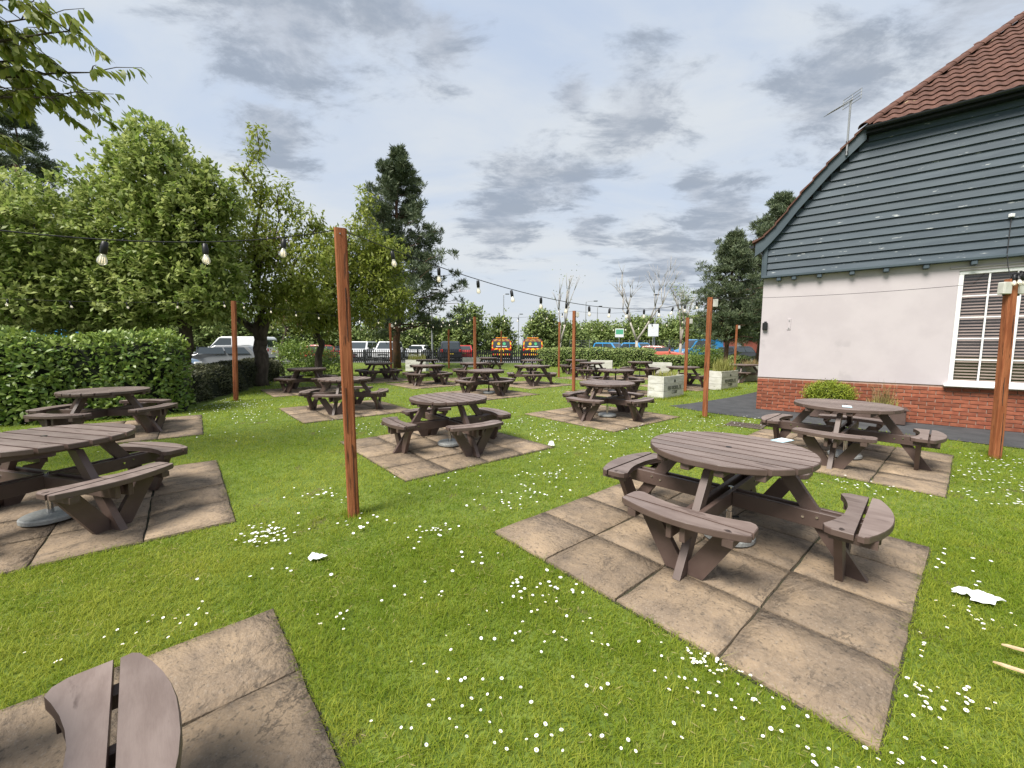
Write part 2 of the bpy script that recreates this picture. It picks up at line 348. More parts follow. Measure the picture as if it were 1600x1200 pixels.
def inst(name, me, parent=None, loc=(0, 0, 0), rot=(0, 0, 0), scale=(1, 1, 1)):
    o = bpy.data.objects.new(name, me); link(o, parent); o.location = loc; o.rotation_euler = rot; o.scale = scale; return o
def copy_tree(o, parent=None):
    c = o.copy(); link(c)
    if parent is not None: c.parent = parent
    for ch in o.children: copy_tree(ch, c)
    return c
def np_mesh(name, verts, tris, mat, rnd=None, smooth=False):
    """big meshes: verts (n,3), tris (m,3), rnd per vertex"""
    me = bpy.data.meshes.new(name); nv, nt_ = len(verts), len(tris)
    me.vertices.add(nv); me.vertices.foreach_set('co', np.ascontiguousarray(verts, dtype=np.float32).ravel())
    me.loops.add(nt_ * 3); me.loops.foreach_set('vertex_index', np.ascontiguousarray(tris, dtype=np.int32).ravel())
    me.polygons.add(nt_); me.polygons.foreach_set('loop_start', np.arange(nt_, dtype=np.int32) * 3)
    if rnd is not None:
        a = me.attributes.new('rnd', 'FLOAT', 'POINT'); a.data.foreach_set('value', np.ascontiguousarray(rnd, dtype=np.float32))
    me.materials.append(MATS[mat]); me.update(calc_edges=True); me.validate(); return me
def unit(a): return a / np.maximum(np.linalg.norm(a, axis=-1, keepdims=True), 1e-9)
def leaf_cloud(P, D, Nn, ln, wd, fold=.12, six=False):
    """leaves at P, pointing along D, normal near Nn, lengths ln, widths wd -> verts, tris, per-vertex leaf index"""
    D = unit(D); S = unit(np.cross(D, Nn)); Nn = unit(np.cross(S, D)); n = len(P); ln = ln[:, None]; wd = wd[:, None]
    if six:
        vs = np.stack([P, P + D * ln * .3 + S * wd * .45 + Nn * wd * fold, P + D * ln * .3 - S * wd * .45 + Nn * wd * fold, P + D * ln * .66 + S * wd * .42 + Nn * wd * fold * .3, P + D * ln * .66 - S * wd * .42 + Nn * wd * fold * .3, P + D * ln - Nn * ln * .12], 1)
        t = np.array([(0, 1, 2), (1, 3, 2), (2, 3, 4), (3, 5, 4)]); k = 6
    else:
        vs = np.stack([P, P + D * ln * .5 + S * wd * .5 + Nn * wd * fold, P + D * ln * .5 - S * wd * .5 + Nn * wd * fold, P + D * ln], 1); t = np.array([(0, 1, 2), (1, 3, 2)]); k = 4
    tris = (t[None] + (np.arange(n) * k)[:, None, None]).reshape(-1, 3)
    return vs.reshape(-1, 3), tris, np.repeat(np.arange(n), k)
def clumps(lobes, per_m2, leaves, spread, shell=(.55, 1.0)):
    """clump centres spread through the outer part of ellipsoid lobes, then leaf points round each"""
    C, O = [], []
    for (cx, cy, cz, rx, ry, rz) in lobes:
        area = 4 * math.pi * ((rx * ry) ** 1.6 / 3 + (rx * rz) ** 1.6 / 3 + (ry * rz) ** 1.6 / 3) ** (1 / 1.6)
        k = max(3, int(area * per_m2)); d = unit(rng.normal(size=(k, 3))); r = rng.uniform(shell[0] ** 2, shell[1] ** 2, k) ** .5
        r *= 1 + .13 * rng.normal(size=k)
        C.append(np.array([cx, cy, cz]) + d * r[:, None] * np.array([rx, ry, rz])); O.append(d)
    C = np.concatenate(C); O = np.concatenate(O)
    idx = np.repeat(np.arange(len(C)), rng.integers(max(1, leaves // 2), leaves * 3 // 2 + 1, len(C)))
    P = C[idx] + rng.normal(size=(len(idx), 3)) * spread
    return P, O[idx], idx
def crown_mesh(name, lobes, mat, per_m2=6, leaves=9, spread=.05, ln=.1, wd=.06, droop=0., shell=(.55, 1.), six=False, tone=.5):
    """leaf rosettes: every clump is a twig tip with leaves radiating from it"""
    P, O, idx = clumps(lobes, per_m2, leaves, spread, shell); n = len(P)
    D = unit(rng.normal(size=(n, 3)) * .8 + O * .55 + np.array([0, 0, .15 - droop])); Nn = unit(rng.normal(size=(n, 3)) * .35 + O * .35 + np.array([0, 0, 1.0]))
    l = ln * rng.uniform(.7, 1.25, n); w = wd * rng.uniform(.75, 1.2, n)
    vs, t, li = leaf_cloud(P, D, Nn, l, w, six=six)
    ct = rng.random(idx.max() + 1)
    r = np.clip(ct[idx] * tone + rng.random(n) * (1 - tone) * 1.2 - .1, 0, 1)[li]
    return np_mesh(name, vs, t, mat, r)
def limb(mb, a, b, r0, r1, n=7, segs=5, wob=.06, mat=None):
    a, b = Vector(a), Vector(b); ln = (b - a).length; pts = []; rad = []
    for i in range(segs + 1):
        t = i / segs; p = a.lerp(b, t)
        if 0 < i < segs: p += Vector((random.uniform(-1, 1), random.uniform(-1, 1), random.uniform(-.5, .5))) * wob * ln
        p.z += .06 * ln * math.sin(math.pi * t) * (1 if b.z > a.z else .3)
        pts.append(p); rad.append(r0 + (r1 - r0) * t)
    mb.tube(pts, rad, n, mat); return pts

# ------------------------------------------------------------------ ground
mb = MB(); S = 1200.
mb.add([(-S, -60, -.004), (S, -60, -.004), (S, S, -.004), (-S, S, -.004)], [(0, 1, 2, 3)]); g = mb.build('lawn', 'lawn_soil'); g['kind'] = 'structure'
def sheet(name, pts, z, mat):
    mb = MB(); mb.add([(x, y, z) for x, y in pts], [tuple(range(len(pts)))]); o = mb.build(name, mat); o['kind'] = 'structure'; return o
CARPARK = [(-90, 34.0), (-16.3, 32.6), (-11.4, 19.5), (-9.6, 11.4), (-9.8, 9.2), (-16, 4), (-90, -10)]
sheet('car_park', [(-90, 33.9), (90, 33.9), (90, 52), (-90, 52)], .004, 'car_park')
sheet('side_car_park', [(-90, 33.9), (-18.5, 33.9), (-12.6, 19.0), (-10.8, 11.0), (-11.5, 8.6), (-20, 2), (-90, 2)], .004, 'car_park')
PATH = [(4.05, 10.25), (4.15, 9.9), (4.6, 9.15), (5.17, 8.48), (6.27, 7.72), (7.05, 6.85), (7.79, 6.0), (10.5, 3.2), (14, -1), (22, 4), (22, 24), (17, 22), (11.5, 16.4), (8.13, 13.33), (6.6, 12.0), (5.45, 11.14), (4.6, 10.55)]
sheet('path', PATH, .008, 'asphalt')

# ------------------------------------------------------------------ paving pads
PADS = [(-.153, 3.215, -.859), (-2.744, 6.284, -.874), (.279, 8.923, -.873), (2.90, 5.82, -.850), (-5.80, 3.74, -.885), (-3.20, .643, -.848), (-8.66, 7.20, -.907)]
def pad_at(cx, cy, t): u = (math.cos(t), math.sin(t)); v = (-u[1], u[0]); return (cx - 1.2 * (u[0] + v[0]), cy - 1.2 * (u[1] + v[1]), t)
TAB = [  # x, y, angle (deg), label
    (1.72, 3.13, -136, 'large brown round picnic table in the right foreground with a pale blue leaflet on top'),
    (4.61, 5.51, -137, 'brown round picnic table nearest the brick wall, leaflet on its top'),
    (-.97, 6.11, -144, 'brown round picnic table just right of the nearest wooden post, parasol base beneath'),
    (2.04, 8.63, -136, 'brown round picnic table beside the near white planter, steel parasol base beneath'),
    (-3.94, 9.46, 5, 'brown round picnic table partly hidden behind the nearest wooden post'),
    (-.83, 12.62, -139, 'brown round picnic table directly behind the one right of the nearest post'),
    (-7.03, 6.91, 3, 'brown round picnic table standing against the laurel hedge'),
    (-4.06, 3.43, -105, 'brown round picnic table cut by the left photo edge, grey parasol base beneath'),
    (-1.70, .43, -137, 'brown picnic table at the bottom left corner with only one bench in view'),
    (-6.81, 13.35, -116, 'brown round picnic table beside the low dark hedge'),
    (-5.73, 17.3, -100, 'dark round picnic table below the scots pine trunk'),
    (-3.28, 15.59, -111, 'brown round picnic table in front of the left back white planter'),
    (-4.48, 21.3, -120, 'small looking dark picnic table close to the left back white planter'),
    (.77, 15.7, -88, 'dark round picnic table in line with the right chevron van'),
    (1.07, 21.5, -95, 'dark picnic table furthest back in line with the right chevron van'),
    (3.40, 13.18, -60, 'dark picnic table right behind the steel parasol base table'),
    (3.70, 18.7, -120, 'dark picnic table left of the middle back white planter'),
    (-1.74, 17.9, -125, 'dark picnic table behind the square post near the chevron vans'),
    (-1.47, 24.8, -100, 'dark picnic table furthest back in line with the left chevron van'),
    (3.47, 21.8, -130, 'dark picnic table in front of the clipped far hedge, left of the planter'),
    (6.23, 19.6, -70, 'dark picnic table with a black parasol pole before the far hedge'),
    (6.45, 15.2, -130, 'dark picnic table between the two lettered white planters'),
    (9.9, 17.2, -130, 'dark picnic table behind the far lettered white planter')]
for i, t in enumerate(TAB):
    if i in (4, 5, 9, 10, 11, 13, 15, 16, 17, 20, 21): PADS.append(pad_at(t[0], t[1], -.87))
def slab_mesh(k):
    bm = bmesh.new(); n = 5; h = .2925; rr = random.Random(k)
    vs = []
    for j in range(n):
        for i in range(n):
            e = i in (0, n - 1) or j in (0, n - 1)
            x = -h + 2 * h * i / (n - 1); y = -h + 2 * h * j / (n - 1)
            vs.append(bm.verts.new((x + (rr.uniform(-.006, .006) if e else rr.uniform(-.03, .03)), y + (rr.uniform(-.006, .006) if e else rr.uniform(-.03, .03)), -.005 if e else rr.uniform(-.004, .005))))
    for j in range(n - 1):
        for i in range(n - 1): bm.faces.new((vs[j * n + i], vs[j * n + i + 1], vs[(j + 1) * n + i + 1], vs[(j + 1) * n + i]))
    ring = [vs[i] for i in range(n)] + [vs[j * n + n - 1] for j in range(1, n)] + [vs[(n - 1) * n + i] for i in range(n - 2, -1, -1)] + [vs[j * n] for j in range(n - 2, 0, -1)]
    low = [bm.verts.new((v.co.x * 1.01, v.co.y * 1.01, -.03)) for v in ring]
    for i in range(len(ring)): j = (i + 1) % len(ring); bm.faces.new((ring[i], low[i], low[j], ring[j]))
    me = bpy.data.meshes.new('slab'); bm.to_mesh(me); bm.free(); me.materials.append(MATS['slab'])
    me.polygons.foreach_set('use_smooth', [True] * 16 + [False] * (len(me.polygons) - 16)); me.update(); return me
SLABS = [slab_mesh(k) for k in range(5)]
for (px, py, th) in PADS:
    mb = MB(); mb.box((1.2, 1.2, -.012), (2.41, 2.41, .028)); p = mb.build('paving_pad', 'joint'); p['kind'] = 'structure'; p.location = (px, py, 0); p.rotation_euler = (0, 0, th)
    for j in range(4):
        for i in range(4):
            inst('slab', random.choice(SLABS), p, (.3 + .6 * i, .3 + .6 * j, .020 + random.uniform(-.003, .003)), (random.uniform(-.006, .006), random.uniform(-.006, .006), random.choice((0, 1, 2, 3)) * math.pi / 2 + random.uniform(-.006, .006)))

# ------------------------------------------------------------------ picnic tables
def make_table():
    t = empty('picnic_table')
    ZT, th = .735, .045; rad = .584; w = .146
    for k in range(8):
        a, b = -rad + k * w + .010, -rad + (k + 1) * w - .010
        xs = np.linspace(a, b, 5); up = [(x, math.sqrt(max(0, (rad + .002) ** 2 - x * x))) for x in xs]
        pts = up + [(x, -y) for x, y in reversed(up)]
        pts = [p for i, p in enumerate(pts) if i == 0 or (abs(p[0] - pts[i - 1][0]) + abs(p[1] - pts[i - 1][1])) > .004]
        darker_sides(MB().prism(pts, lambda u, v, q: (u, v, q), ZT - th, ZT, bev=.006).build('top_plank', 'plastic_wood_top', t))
    for y in (-.34, -.115, .115, .34):
        hx = math.sqrt(.57 ** 2 - y * y) - .01; MB().box((0, y, ZT - th - .0245), (2 * hx, .065, .045), bev=.004).build('top_bearer', 'plastic_wood', t)
    MB().lathe([(.022, 0), (.022, .002)], 12, (0, 0, ZT + .0005)).build('parasol_hole', 'dark_metal', t)
    for s in (-1, 1): MB().box((0, s * .0445, .345), (1.86, .036, .115), bev=.004).build('rail', 'plastic_wood', t)
    for s in (-1, 1):
        for e in (-1, 1): MB().box((s * .0445, e * (.065 + .4325), .3455), (.036, .865, .114), bev=.004).build('rail', 'plastic_wood', t)
    inner = [(.825, -.42), (.825, .42), (.72, .415), (.685, .395), (.672, .36)] + [(.748 - .072 * (x / .35) ** 2, x) for x in np.linspace(.31, -.31, 9)] + [(.672, -.36), (.685, -.395), (.72, -.415)]
    outer = [(.842, .415), (.842, -.415), (.872, -.42)] + [(.888 + .092 * (1 - (x / .41) ** 2), x) for x in np.linspace(-.40, .40, 11)] + [(.872, .42)]
    for q in range(4):
        a = q * math.pi / 2; c, s = math.cos(a), math.sin(a); W = lambda r, tt, z: (r * c - tt * s, r * s + tt * c, z)
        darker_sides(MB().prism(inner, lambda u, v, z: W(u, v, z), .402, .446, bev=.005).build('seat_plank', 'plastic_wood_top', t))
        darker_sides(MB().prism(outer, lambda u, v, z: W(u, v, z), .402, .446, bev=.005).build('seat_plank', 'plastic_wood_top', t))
        sc = random.Random(q + 5); sx, sy = ((.905, .30), (.765, -.385), (.90, -.31), (.77, .385))[q]
        MB().prism([(sx + .016 * sc.uniform(.6, 1.2) * math.cos(k_ * .7), sy + .024 * sc.uniform(.6, 1.2) * math.sin(k_ * .7)) for k_ in range(9)], lambda u, v, z: W(u, v, z), .4445, .4468).build('worn_mark', 'scar', t)
        for e in (-1, 1):
            MB().prism([(.70, .355), (.93, .355), (.93, .4015), (.70, .4015)], lambda u, v, tt: W(u, tt, v), e * .31 - .03, e * .31 + .03).build('seat_bearer', 'plastic_wood', t)
            MB().prism([(e * .0275, 0), (e * .125, 0), (e * .335, .354), (e * .195, .354), (e * .0275, .09)], lambda tt, z, r: W(r, tt, z), .725, .768).build('splayed_leg', 'plastic_wood', t)
        MB().prism([(.775, 0), (.885, 0), (.435, .6455), (.325, .6455)], lambda r, z, tt: W(r, tt, z), -.0255, .0255, bev=.003).build('leg', 'plastic_wood', t)
    return t
proto = make_table()
def add_bolts(t):
    for q in range(4):
        a = q * math.pi / 2
        for e in (-1, 1):
            for rr in (.52, .60):
                y = e * .064; b = MB(); b.tube([(rr, y, .35 + (rr - .52) * .2), (rr, y + e * .006, .35 + (rr - .52) * .2)], .009, 8)
                b.v = [(x * math.cos(a) - yy * math.sin(a), x * math.sin(a) + yy * math.cos(a), z) for x, yy, z in b.v]
                b.build('bolt', 'chrome', t)
BASE = None
def parasol_stand(x, y, label, tube_mat='chrome', top=.42):
    o = empty('parasol_stand', (x, y, .026), 0, label, 'parasol stand', 'parasol stands under the tables')
    MB().lathe([(.165, 0), (.19, .012), (.19, .040), (.178, .050), (.03, .054)], 28).build('base_disc', 'granite', o, smooth=False)
    MB().lathe([(.024, .055), (.024, .22), (.019, .222), (.019, top)], 14).build('tube', tube_mat, o)
    MB().tube([(.03, 0, .17), (.075, 0, .17)], .008, 6).build('clamp_screw', 'dark_metal', o)
for i, (x, y, a, lab) in enumerate(TAB):
    o = proto if i == 0 else copy_tree(proto)
    o.location = (x, y, .020 if i < 12 else .012); o.rotation_euler = (0, 0, R(a)); props(o, lab, 'picnic table', 'round picnic tables set out across the lawn')
for i, o in enumerate([o for o in COL.objects if o.name.startswith('picnic_table')]):
    if i in (0, 1, 2, 7): add_bolts(o)
for i, lab in ((0, 'round stone parasol base under the large foreground picnic table'), (1, 'pale round parasol base under the table nearest the brick wall'), (2, 'grey round parasol base with steel tube under the table right of the nearest post'),
               (3, 'light grey parasol base with thin tube under the table beside the near planter'), (7, 'large grey parasol base with chrome tube at the left photo edge')):
    parasol_stand(TAB[i][0] + .02, TAB[i][1] - .03, lab)
parasol_stand(TAB[5][0] + .1, TAB[5][1], 'dark parasol tube under the table behind the one right of the nearest post', 'dark_metal')
def parasol_pole(i, lab):
    o = empty('parasol_pole', (TAB[i][0], TAB[i][1], .02), 0, lab, 'parasol pole'); MB().tube([(0, 0, 0), (0, 0, .8)], .022, 8).build('pole', 'dark_metal', o); MB().lathe([(.24, 0), (.24, .05), (.03, .07)], 18).build('base_disc', 'dark_metal', o)
parasol_pole(15, 'black parasol pole through the table right behind the steel base table'); parasol_pole(20, 'thin black parasol pole through the table before the far hedge')

# ------------------------------------------------------------------ posts and string lights
POSTS = [  # x, y, height, lean dx, dy at the top, half width, label, box side
    (-1.44, 3.55, 2.535, -.035, .0, .05, 'tall reddish wooden post, nearest to the camera', None),
    (-7.49, 10.83, 2.68, .10, .0, .05, 'slim reddish wooden post by the low dark hedge', None),
    (4.19, 8.63, 2.56, -.02, .0, .05, 'reddish wooden post beside the asphalt path with a grey box at its top', 1),
    (2.05, 13.33, 2.66, -.02, .0, .048, 'reddish wooden post behind the steel parasol base table, box at its right', 1),
    (6.75, 5.50, 2.45, -.07, .0, .05, 'reddish wooden post in front of the house window with bundled bulbs on top', 0),
    (5.81, 13.44, 2.46, -.02, .0, .05, 'reddish wooden post at the right end of the near lettered planter', 1),
    (2.22, 19.08, 2.62, 0, 0, .045, 'thin wooden post in front of the bare tree left of the boxed post', None),
    (-1.48, 16.1, 2.64, -.01, 0, .05, 'wooden post between the navy people carrier and the chevron vans', None),
    (-4.05, 25.8, 2.50, .01, 0, .05, 'short looking wooden post in front of the navy people carrier', None),
    (-6.28, 20.9, 2.62, 0, 0, .055, 'dark wooden post against the scots pine trunk with a pale box', 1),
    (-.84, 31.0, 2.60, 0, 0, .05, 'far wooden post standing before the left chevron van', None),
    (11.5, 20.8, 2.60, 0, 0, .05, 'wooden post behind the far lettered planter with a pale box', 1)]
TOPS = []
for x, y, h, lx, ly, hw, lab, bx in POSTS:
    o = empty('wooden_post', (x, y, 0), random.uniform(-.5, .1) if x > 0 else random.uniform(-.1, .5), lab, 'post', 'posts carrying the string lights')
    m = MB(); ns = 9; c0 = o.rotation_euler.z; ca, sa = math.cos(-c0), math.sin(-c0); vs = []
    oct_ = [(1, .75), (.75, 1), (-.75, 1), (-1, .75), (-1, -.75), (-.75, -1), (.75, -1), (1, -.75)]
    for i in range(ns):
        t = i / (ns - 1); wob = .004 * math.sin(3 * t + x); dx, dy = lx * t + wob, ly * t
        for a, b in oct_: vs.append((a * hw + dx * ca - dy * sa, b * hw + dx * sa + dy * ca, -.05 + (h + .05) * t))
    fs = [(i * 8 + k, i * 8 + (k + 1) % 8, (i + 1) * 8 + (k + 1) % 8, (i + 1) * 8 + k) for i in range(ns - 1) for k in range(8)] + [tuple(range((ns - 1) * 8, ns * 8))]
    m.add(vs, fs); m.build('shaft', 'post_wood', o)
    TOPS.append((x + lx, y + ly, h))
    if y < 9:
        for (f0, f1, ox) in ((.0, .26, .012), (.30, .46, -.018), (.62, .80, .02)):
            m = MB(); zs = [h * (f0 + (f1 - f0) * q / 5) + .01 for q in range(6)]; pt = [(ox + random.uniform(-.003, .003) + .0025 * math.sin(math.pi * (q + .3) / 5.6), zs[q]) for q in range(6)] + [(ox + random.uniform(-.003, .003) - .0025 * math.sin(math.pi * (q + .3) / 5.6), zs[q]) for q in range(5, -1, -1)]
            m.prism(pt, lambda u, v, w: (u + lx * v / h * ca, w + lx * v / h * sa, v), -hw - .0012 - .004, -hw + .004); m.build('split', 'scar', o)
        MB().tube([(lx * ca, -hw - .012 + lx * sa, h - .05), (lx * ca, -hw + .01 + lx * sa, h - .05)], .006, 6).build('hook', 'galv', o)
    for sgn in ((1, -1) if bx == 0 else ((1,) if bx else ())):
        b = empty('junction_box', (x + lx * .93 + sgn * (hw + .05), y - .01, h - .12), 0, None, 'junction box', 'electrical boxes on the posts')
        b['label'] = 'pale grey electrical box on the ' + {2: 'post beside the asphalt path', 3: 'post behind the steel parasol stand table', 4: 'post in front of the window, %s side' % ('right' if sgn > 0 else 'left'), 5: 'post at the near lettered planter', 9: 'post against the scots pine', 11: 'post behind the far lettered planter'}[len(TOPS) - 1]
        MB().box((0, 0, 0), (.10, .085, .16), bev=.01).build('case', 'box_plastic', b); MB().box((0, -.045, 0), (.094, .012, .154), bev=.004).build('lid', 'box_plastic', b)
        MB().tube([(0, -.0, -.08), (0, 0, -.10)], .012, 8).build('gland', 'dark_metal', b)
SOCK = MB().lathe([(.010, .036), (.016, .032), (.019, .0), (.017, -.038), (.014, -.042)], 8).mesh('socket', 'socket', True)
_b = MB(); _b.lathe([(.012, -.04), (.014, -.05), (.023, -.072), (.025, -.086), (.021, -.101), (.011, -.109), (.002, -.111)], 10, mat='bulb_glass')
for _a in range(4): _b.tube([(.009 * math.cos(_a * 1.57), .009 * math.sin(_a * 1.57), -.06), (.012 * math.cos(_a * 1.57), .012 * math.sin(_a * 1.57), -.098)], .0022, 4, 'filament')
BULB = _b.mesh('bulb', None, True)
def string_light(a, b, sag, spacing, label, phase=.5, bulbs=True):
    a, b = Vector(a), Vector(b); n = 28; pts = []
    for i in range(n + 1):
        t = i / n; p = a.lerp(b, t); p.z -= sag * 4 * t * (1 - t); pts.append(p - a)
    o = empty('string_light' if bulbs else 'cable', a, 0, label, 'string light' if bulbs else 'cable', 'festoon lighting' if bulbs else None)
    MB().tube(pts, .0042 if bulbs else .0036, 6).build('cable', 'cable', o, smooth=True)
    if not bulbs: return
    Ln = (b - a).length; k = phase * spacing
    while k < Ln - .12:
        t = k / Ln; p = a.lerp(b, t) - a; p.z -= sag * 4 * t * (1 - t) + .045
        tilt = (random.uniform(-.22, .22), random.uniform(-.22, .22), random.uniform(0, 6))
        s = inst('socket', SOCK, o, p, tilt); inst('bulb', BULB, s)
        k += spacing
T = TOPS
string_light((-4.04, .95, 2.45), T[0], .33, .5, 'string light running off the left edge from the nearest post', .42)
string_light(T[0], T[2], .43, .5, 'string light hanging from the nearest post to the post by the path', .95)
string_light((-14.4, 6.6, 2.75), T[1], .22, .95, 'string light crossing the pale green tree towards the hedge post', .4)
string_light(T[1], T[7], .28, .62, 'string light between the hedge post and the post near the vans', .4)
string_light(T[7], T[3], .12, .62, 'string light sagging from the van side post to the boxed middle post', .5)
string_light(T[9], T[8], .45, .62, 'small far string light in front of the scots pine', .5)
string_light((-9.28, 15.15, 2.35), T[9], .25, .62, 'string light from the open cherry trunk to the pine trunk post', .5)
string_light(T[9], T[7], .2, .6, 'string light from the pine trunk post to the post near the vans', .5)
string_light(T[6], T[5], .28, .62, 'far string light right of the thin post below the bare tree', .5)
string_light(T[3], T[2], .18, .5, 'bare black cable from the boxed middle post to the path post', .5, False)
string_light((T[4][0], T[4][1], T[4][2] - .02), (T[2][0], T[2][1], T[2][2] - .02), .06, .5, 'thin cable stretched in front of the white wall', .5, False)
def bundle():
    x, y, z = T[4]; o = empty('bundled_string_light', (x, y, z), 0, 'spare string light bundled on the post in front of the window', 'string light')
    r = random.Random(3); pts = []
    for i in range(60):
        a = i * .62; pts.append(Vector((.03 + .075 * math.cos(a) + .0022 * i, -.02 + .05 * math.sin(a * 1.3), .02 + .035 * math.sin(a * .7) + .001 * i)))
    MB().tube(pts, .007, 6).build('cable', 'cable', o, smooth=True)
    MB().tube([(.05, 0, 0), (.16, .02, .06), (.34, .05, .13), (.8, .1, .25)], .012, 6).build('cable', 'cable', o, smooth=True)
    for i in range(12):
        s = inst('socket', SOCK, o, (-.03 + .028 * i + r.uniform(-.01, .01), -.06 + r.uniform(-.015, .015), .015 + .009 * i * (i > 5)), (r.uniform(-.5, .5), r.uniform(-.5, .5), 0)); inst('bulb', BULB, s)
bundle()

# ------------------------------------------------------------------ the pub building
W0 = Vector((6.005, 9.804, 0)); DD = Vector((.768, -.640, 0)).normalized(); NN = Vector((DD.y, -DD.x, 0))
WANG = math.atan2(DD.y, DD.x)
pub = empty('pub_building', W0, WANG, 'low pub building with slate blue boarded gable, pale wall, brick base and tiled roof', 'building')
# local frame: x along the wall, -y towards the camera, z up
BW = 9.1; HS = 1.075
def zroof(s): return 4.24 + (s - .03) * 1.10 if s > .03 else 3.98 + (s + .22) * 1.02
mb = MB(); mb.box((BW / 2, 6, .40), (BW, 12, .80)); plinth = mb.build('brick_plinth', 'mortar', pub)
BR = MB().box((0, 0, 0), (.213, .03, .0625), bev=.003).mesh('brick', 'brick'); HB = MB().box((0, 0, 0), (.1015, .03, .0625), bev=.003).mesh('half_brick', 'brick')
nbr = 0
for c in range(10):
    z = .045 + c * .0752; off = 0 if c % 2 else .1125; x = off
    if off: inst('half_brick', HB, plinth, (.053, -.0055, z))
    while x + .215 < 5.4:
        inst('brick', BR, plinth, (x + .1075 + random.uniform(-.002, .002), -.024 + .018 + random.uniform(-.0025, .0025), z + random.uniform(-.0015, .0015))); x += .225; nbr += 1
mb = MB()
for c in range(10):
    z = .045 + c * .0752; x = 5.4 + (.1125 if c % 2 == 0 else 0)
    while x < BW - .2: mb.box((x + .1075, -.006, z), (.213, .03, .0625)); x += .225
bf = mb.build('brick_run', 'brick', plinth); bf['kind'] = 'stuff'
# render wall with the window opening
WX0, WX1, WZ0, WZ1 = 3.17, 5.35, .83, 2.965
mb = MB()
for x0, x1, z0, z1 in ((0, WX0, .80, 3.16), (WX0, WX1, WZ1, 3.16), (WX1, BW, .80, 3.16)): mb.box(((x0 + x1) / 2, .11, (z0 + z1) / 2), (x1 - x0, .26, z1 - z0))
mb.box((.13, 6.2, 1.98), (.26, 11.9, 2.36)); mb.box((BW - .13, 6.2, 1.98), (.26, 11.9, 2.36)); mb.build('rendered_wall', 'render_paint', pub)
# bracket stubs under the boarding
for s in (.31, .60, 1.06, 1.61, 2.14, 2.71, 3.33, 4.0, 4.7):
    MB().box((s, -.085, 3.085), (.085, .13, .085), bev=.012).build('joist_end', 'slate_trim', pub)
MB().box((BW / 2, -.075, 3.155), (BW + .08, .19, .05), bev=.006).build('drip_board', 'slate_trim', pub)
# clapboards
clad = MB().prism([(.02, 3.16), (BW - .02, 3.16), (BW - .02, 3.9), (BW - 1.66, 5.88), (1.66, 5.88), (.02, 3.9)], lambda u, v, w: (u, w, v), .02, .14).build('cladding', 'gutter', pub)
z = 3.18; k = 0
while z < 5.84:
    h = .158; zm = z + h
    x0 = max(.05, (zm - 4.02) / 1.10 + .02); x1 = BW - x0
    m = MB(); m.prism([(-.014, z - .004), (-.050, z), (-.046, z + .012), (-.012, z + h + .015), (.01, z + h + .015)], lambda yv, zv, xv: (xv, yv, zv), x0, x1)
    m.build('board', 'slate_paint', clad); z += h; k += 1
MB().box((.015, -.03, 3.60), (.075, .09, .84), bev=.006).build('corner_board', 'slate_trim', pub); MB().box((-.03, .10, 3.58), (.06, .30, .80), bev=.006).build('corner_board', 'slate_trim', pub)
# barge board, following the kick at the eaves
def strip(name, ptsU, ptsL, y0, y1, mat):
    m = MB(); n = len(ptsU); vs = [];
    for y in (y0, y1):
        vs += [(s, y, z) for s, z in ptsU] + [(s, y, z) for s, z in ptsL]
    fs = []
    for i in range(n - 1):
        fs += [(i, i + 1, n + i + 1, n + i), (2 * n + i, 3 * n + i, 3 * n + i + 1, 2 * n + i + 1), (i, 2 * n + i, 2 * n + i + 1, i + 1), (n + i, n + i + 1, 3 * n + i + 1, 3 * n + i)]
    fs += [(0, n, 3 * n, 2 * n), (n - 1, 3 * n - 1, 4 * n - 1, 2 * n - 1)]
    m.add(vs, fs); return m.build(name, mat, pub)
SS = [-.20, -.05, .10, .27, .60, 1.12, 1.66]
ZU = [3.94, 4.05, 4.20, 4.40, 4.86, 5.46, 6.00]
ZL = [3.66, 3.76, 3.92, 4.12, 4.58, 5.20, 5.74]
strip('bargeboard', list(zip(SS, ZU)), list(zip(SS, ZL)), -.14, -.10, 'slate_trim')
strip('bargeboard', [(BW - s, z) for s, z in zip(SS, ZU)], [(BW - s, z) for s, z in zip(SS, ZL)], -.14, -.10, 'slate_trim')
strip('verge_soffit', [(s, z - .03) for s, z in zip(SS, ZU)], [(s, z - .08) for s, z in zip(SS, ZU)], -.10, .02, 'slate_trim')
# roof: side slopes as solid decks with tile courses at the verge, half hip in front covered tile by tile
roof = MB()
RID = BW / 2; ZR = 6.0 + (RID - 1.66) * 1.075; HT = .86; DEP = (ZR - 5.93) / HT - .26
for sg in (0, 1):
    f = (lambda s: s) if sg == 0 else (lambda s: BW - s)
    v = [(f(-.24), -.12, 3.95), (f(.27), -.12, 4.43), (f(1.66), -.12, 6.02), (f(RID), DEP, ZR), (f(RID), 12.2, ZR), (f(-.24), 12.2, 3.95), (f(.27), 12.2, 4.43)]
    roof.add(v + [(a, b, c - .06) for a, b, c in v], [(0, 1, 6, 5), (1, 2, 3, 4, 6), (7, 12, 13, 8), (8, 13, 11, 10, 9), (0, 7, 8, 1), (1, 8, 9, 2), (0, 5, 12, 7)])
roof.add([(1.66, -.22, 5.90), (BW - 1.66, -.22, 5.90), (RID, DEP, ZR - .02)], [(0, 1, 2)])
roofo = roof.build('roof', 'roof_tile', pub)
nv = 0; s = -.26
while s < 1.60:
    s2 = s + .215; zf = lambda q: float(np.interp(q, SS, ZU))
    za, zb = zf(s) + .075, zf(s2) + .055
    m = MB(); m.prism([(s, za - .055), (s2 + .03, zb - .03), (s2 + .03, zb), (s, za)], lambda u, v, w: (u, w, v), -.19, .16); m.build('verge_tile', 'roof_tile', roofo); s = s2
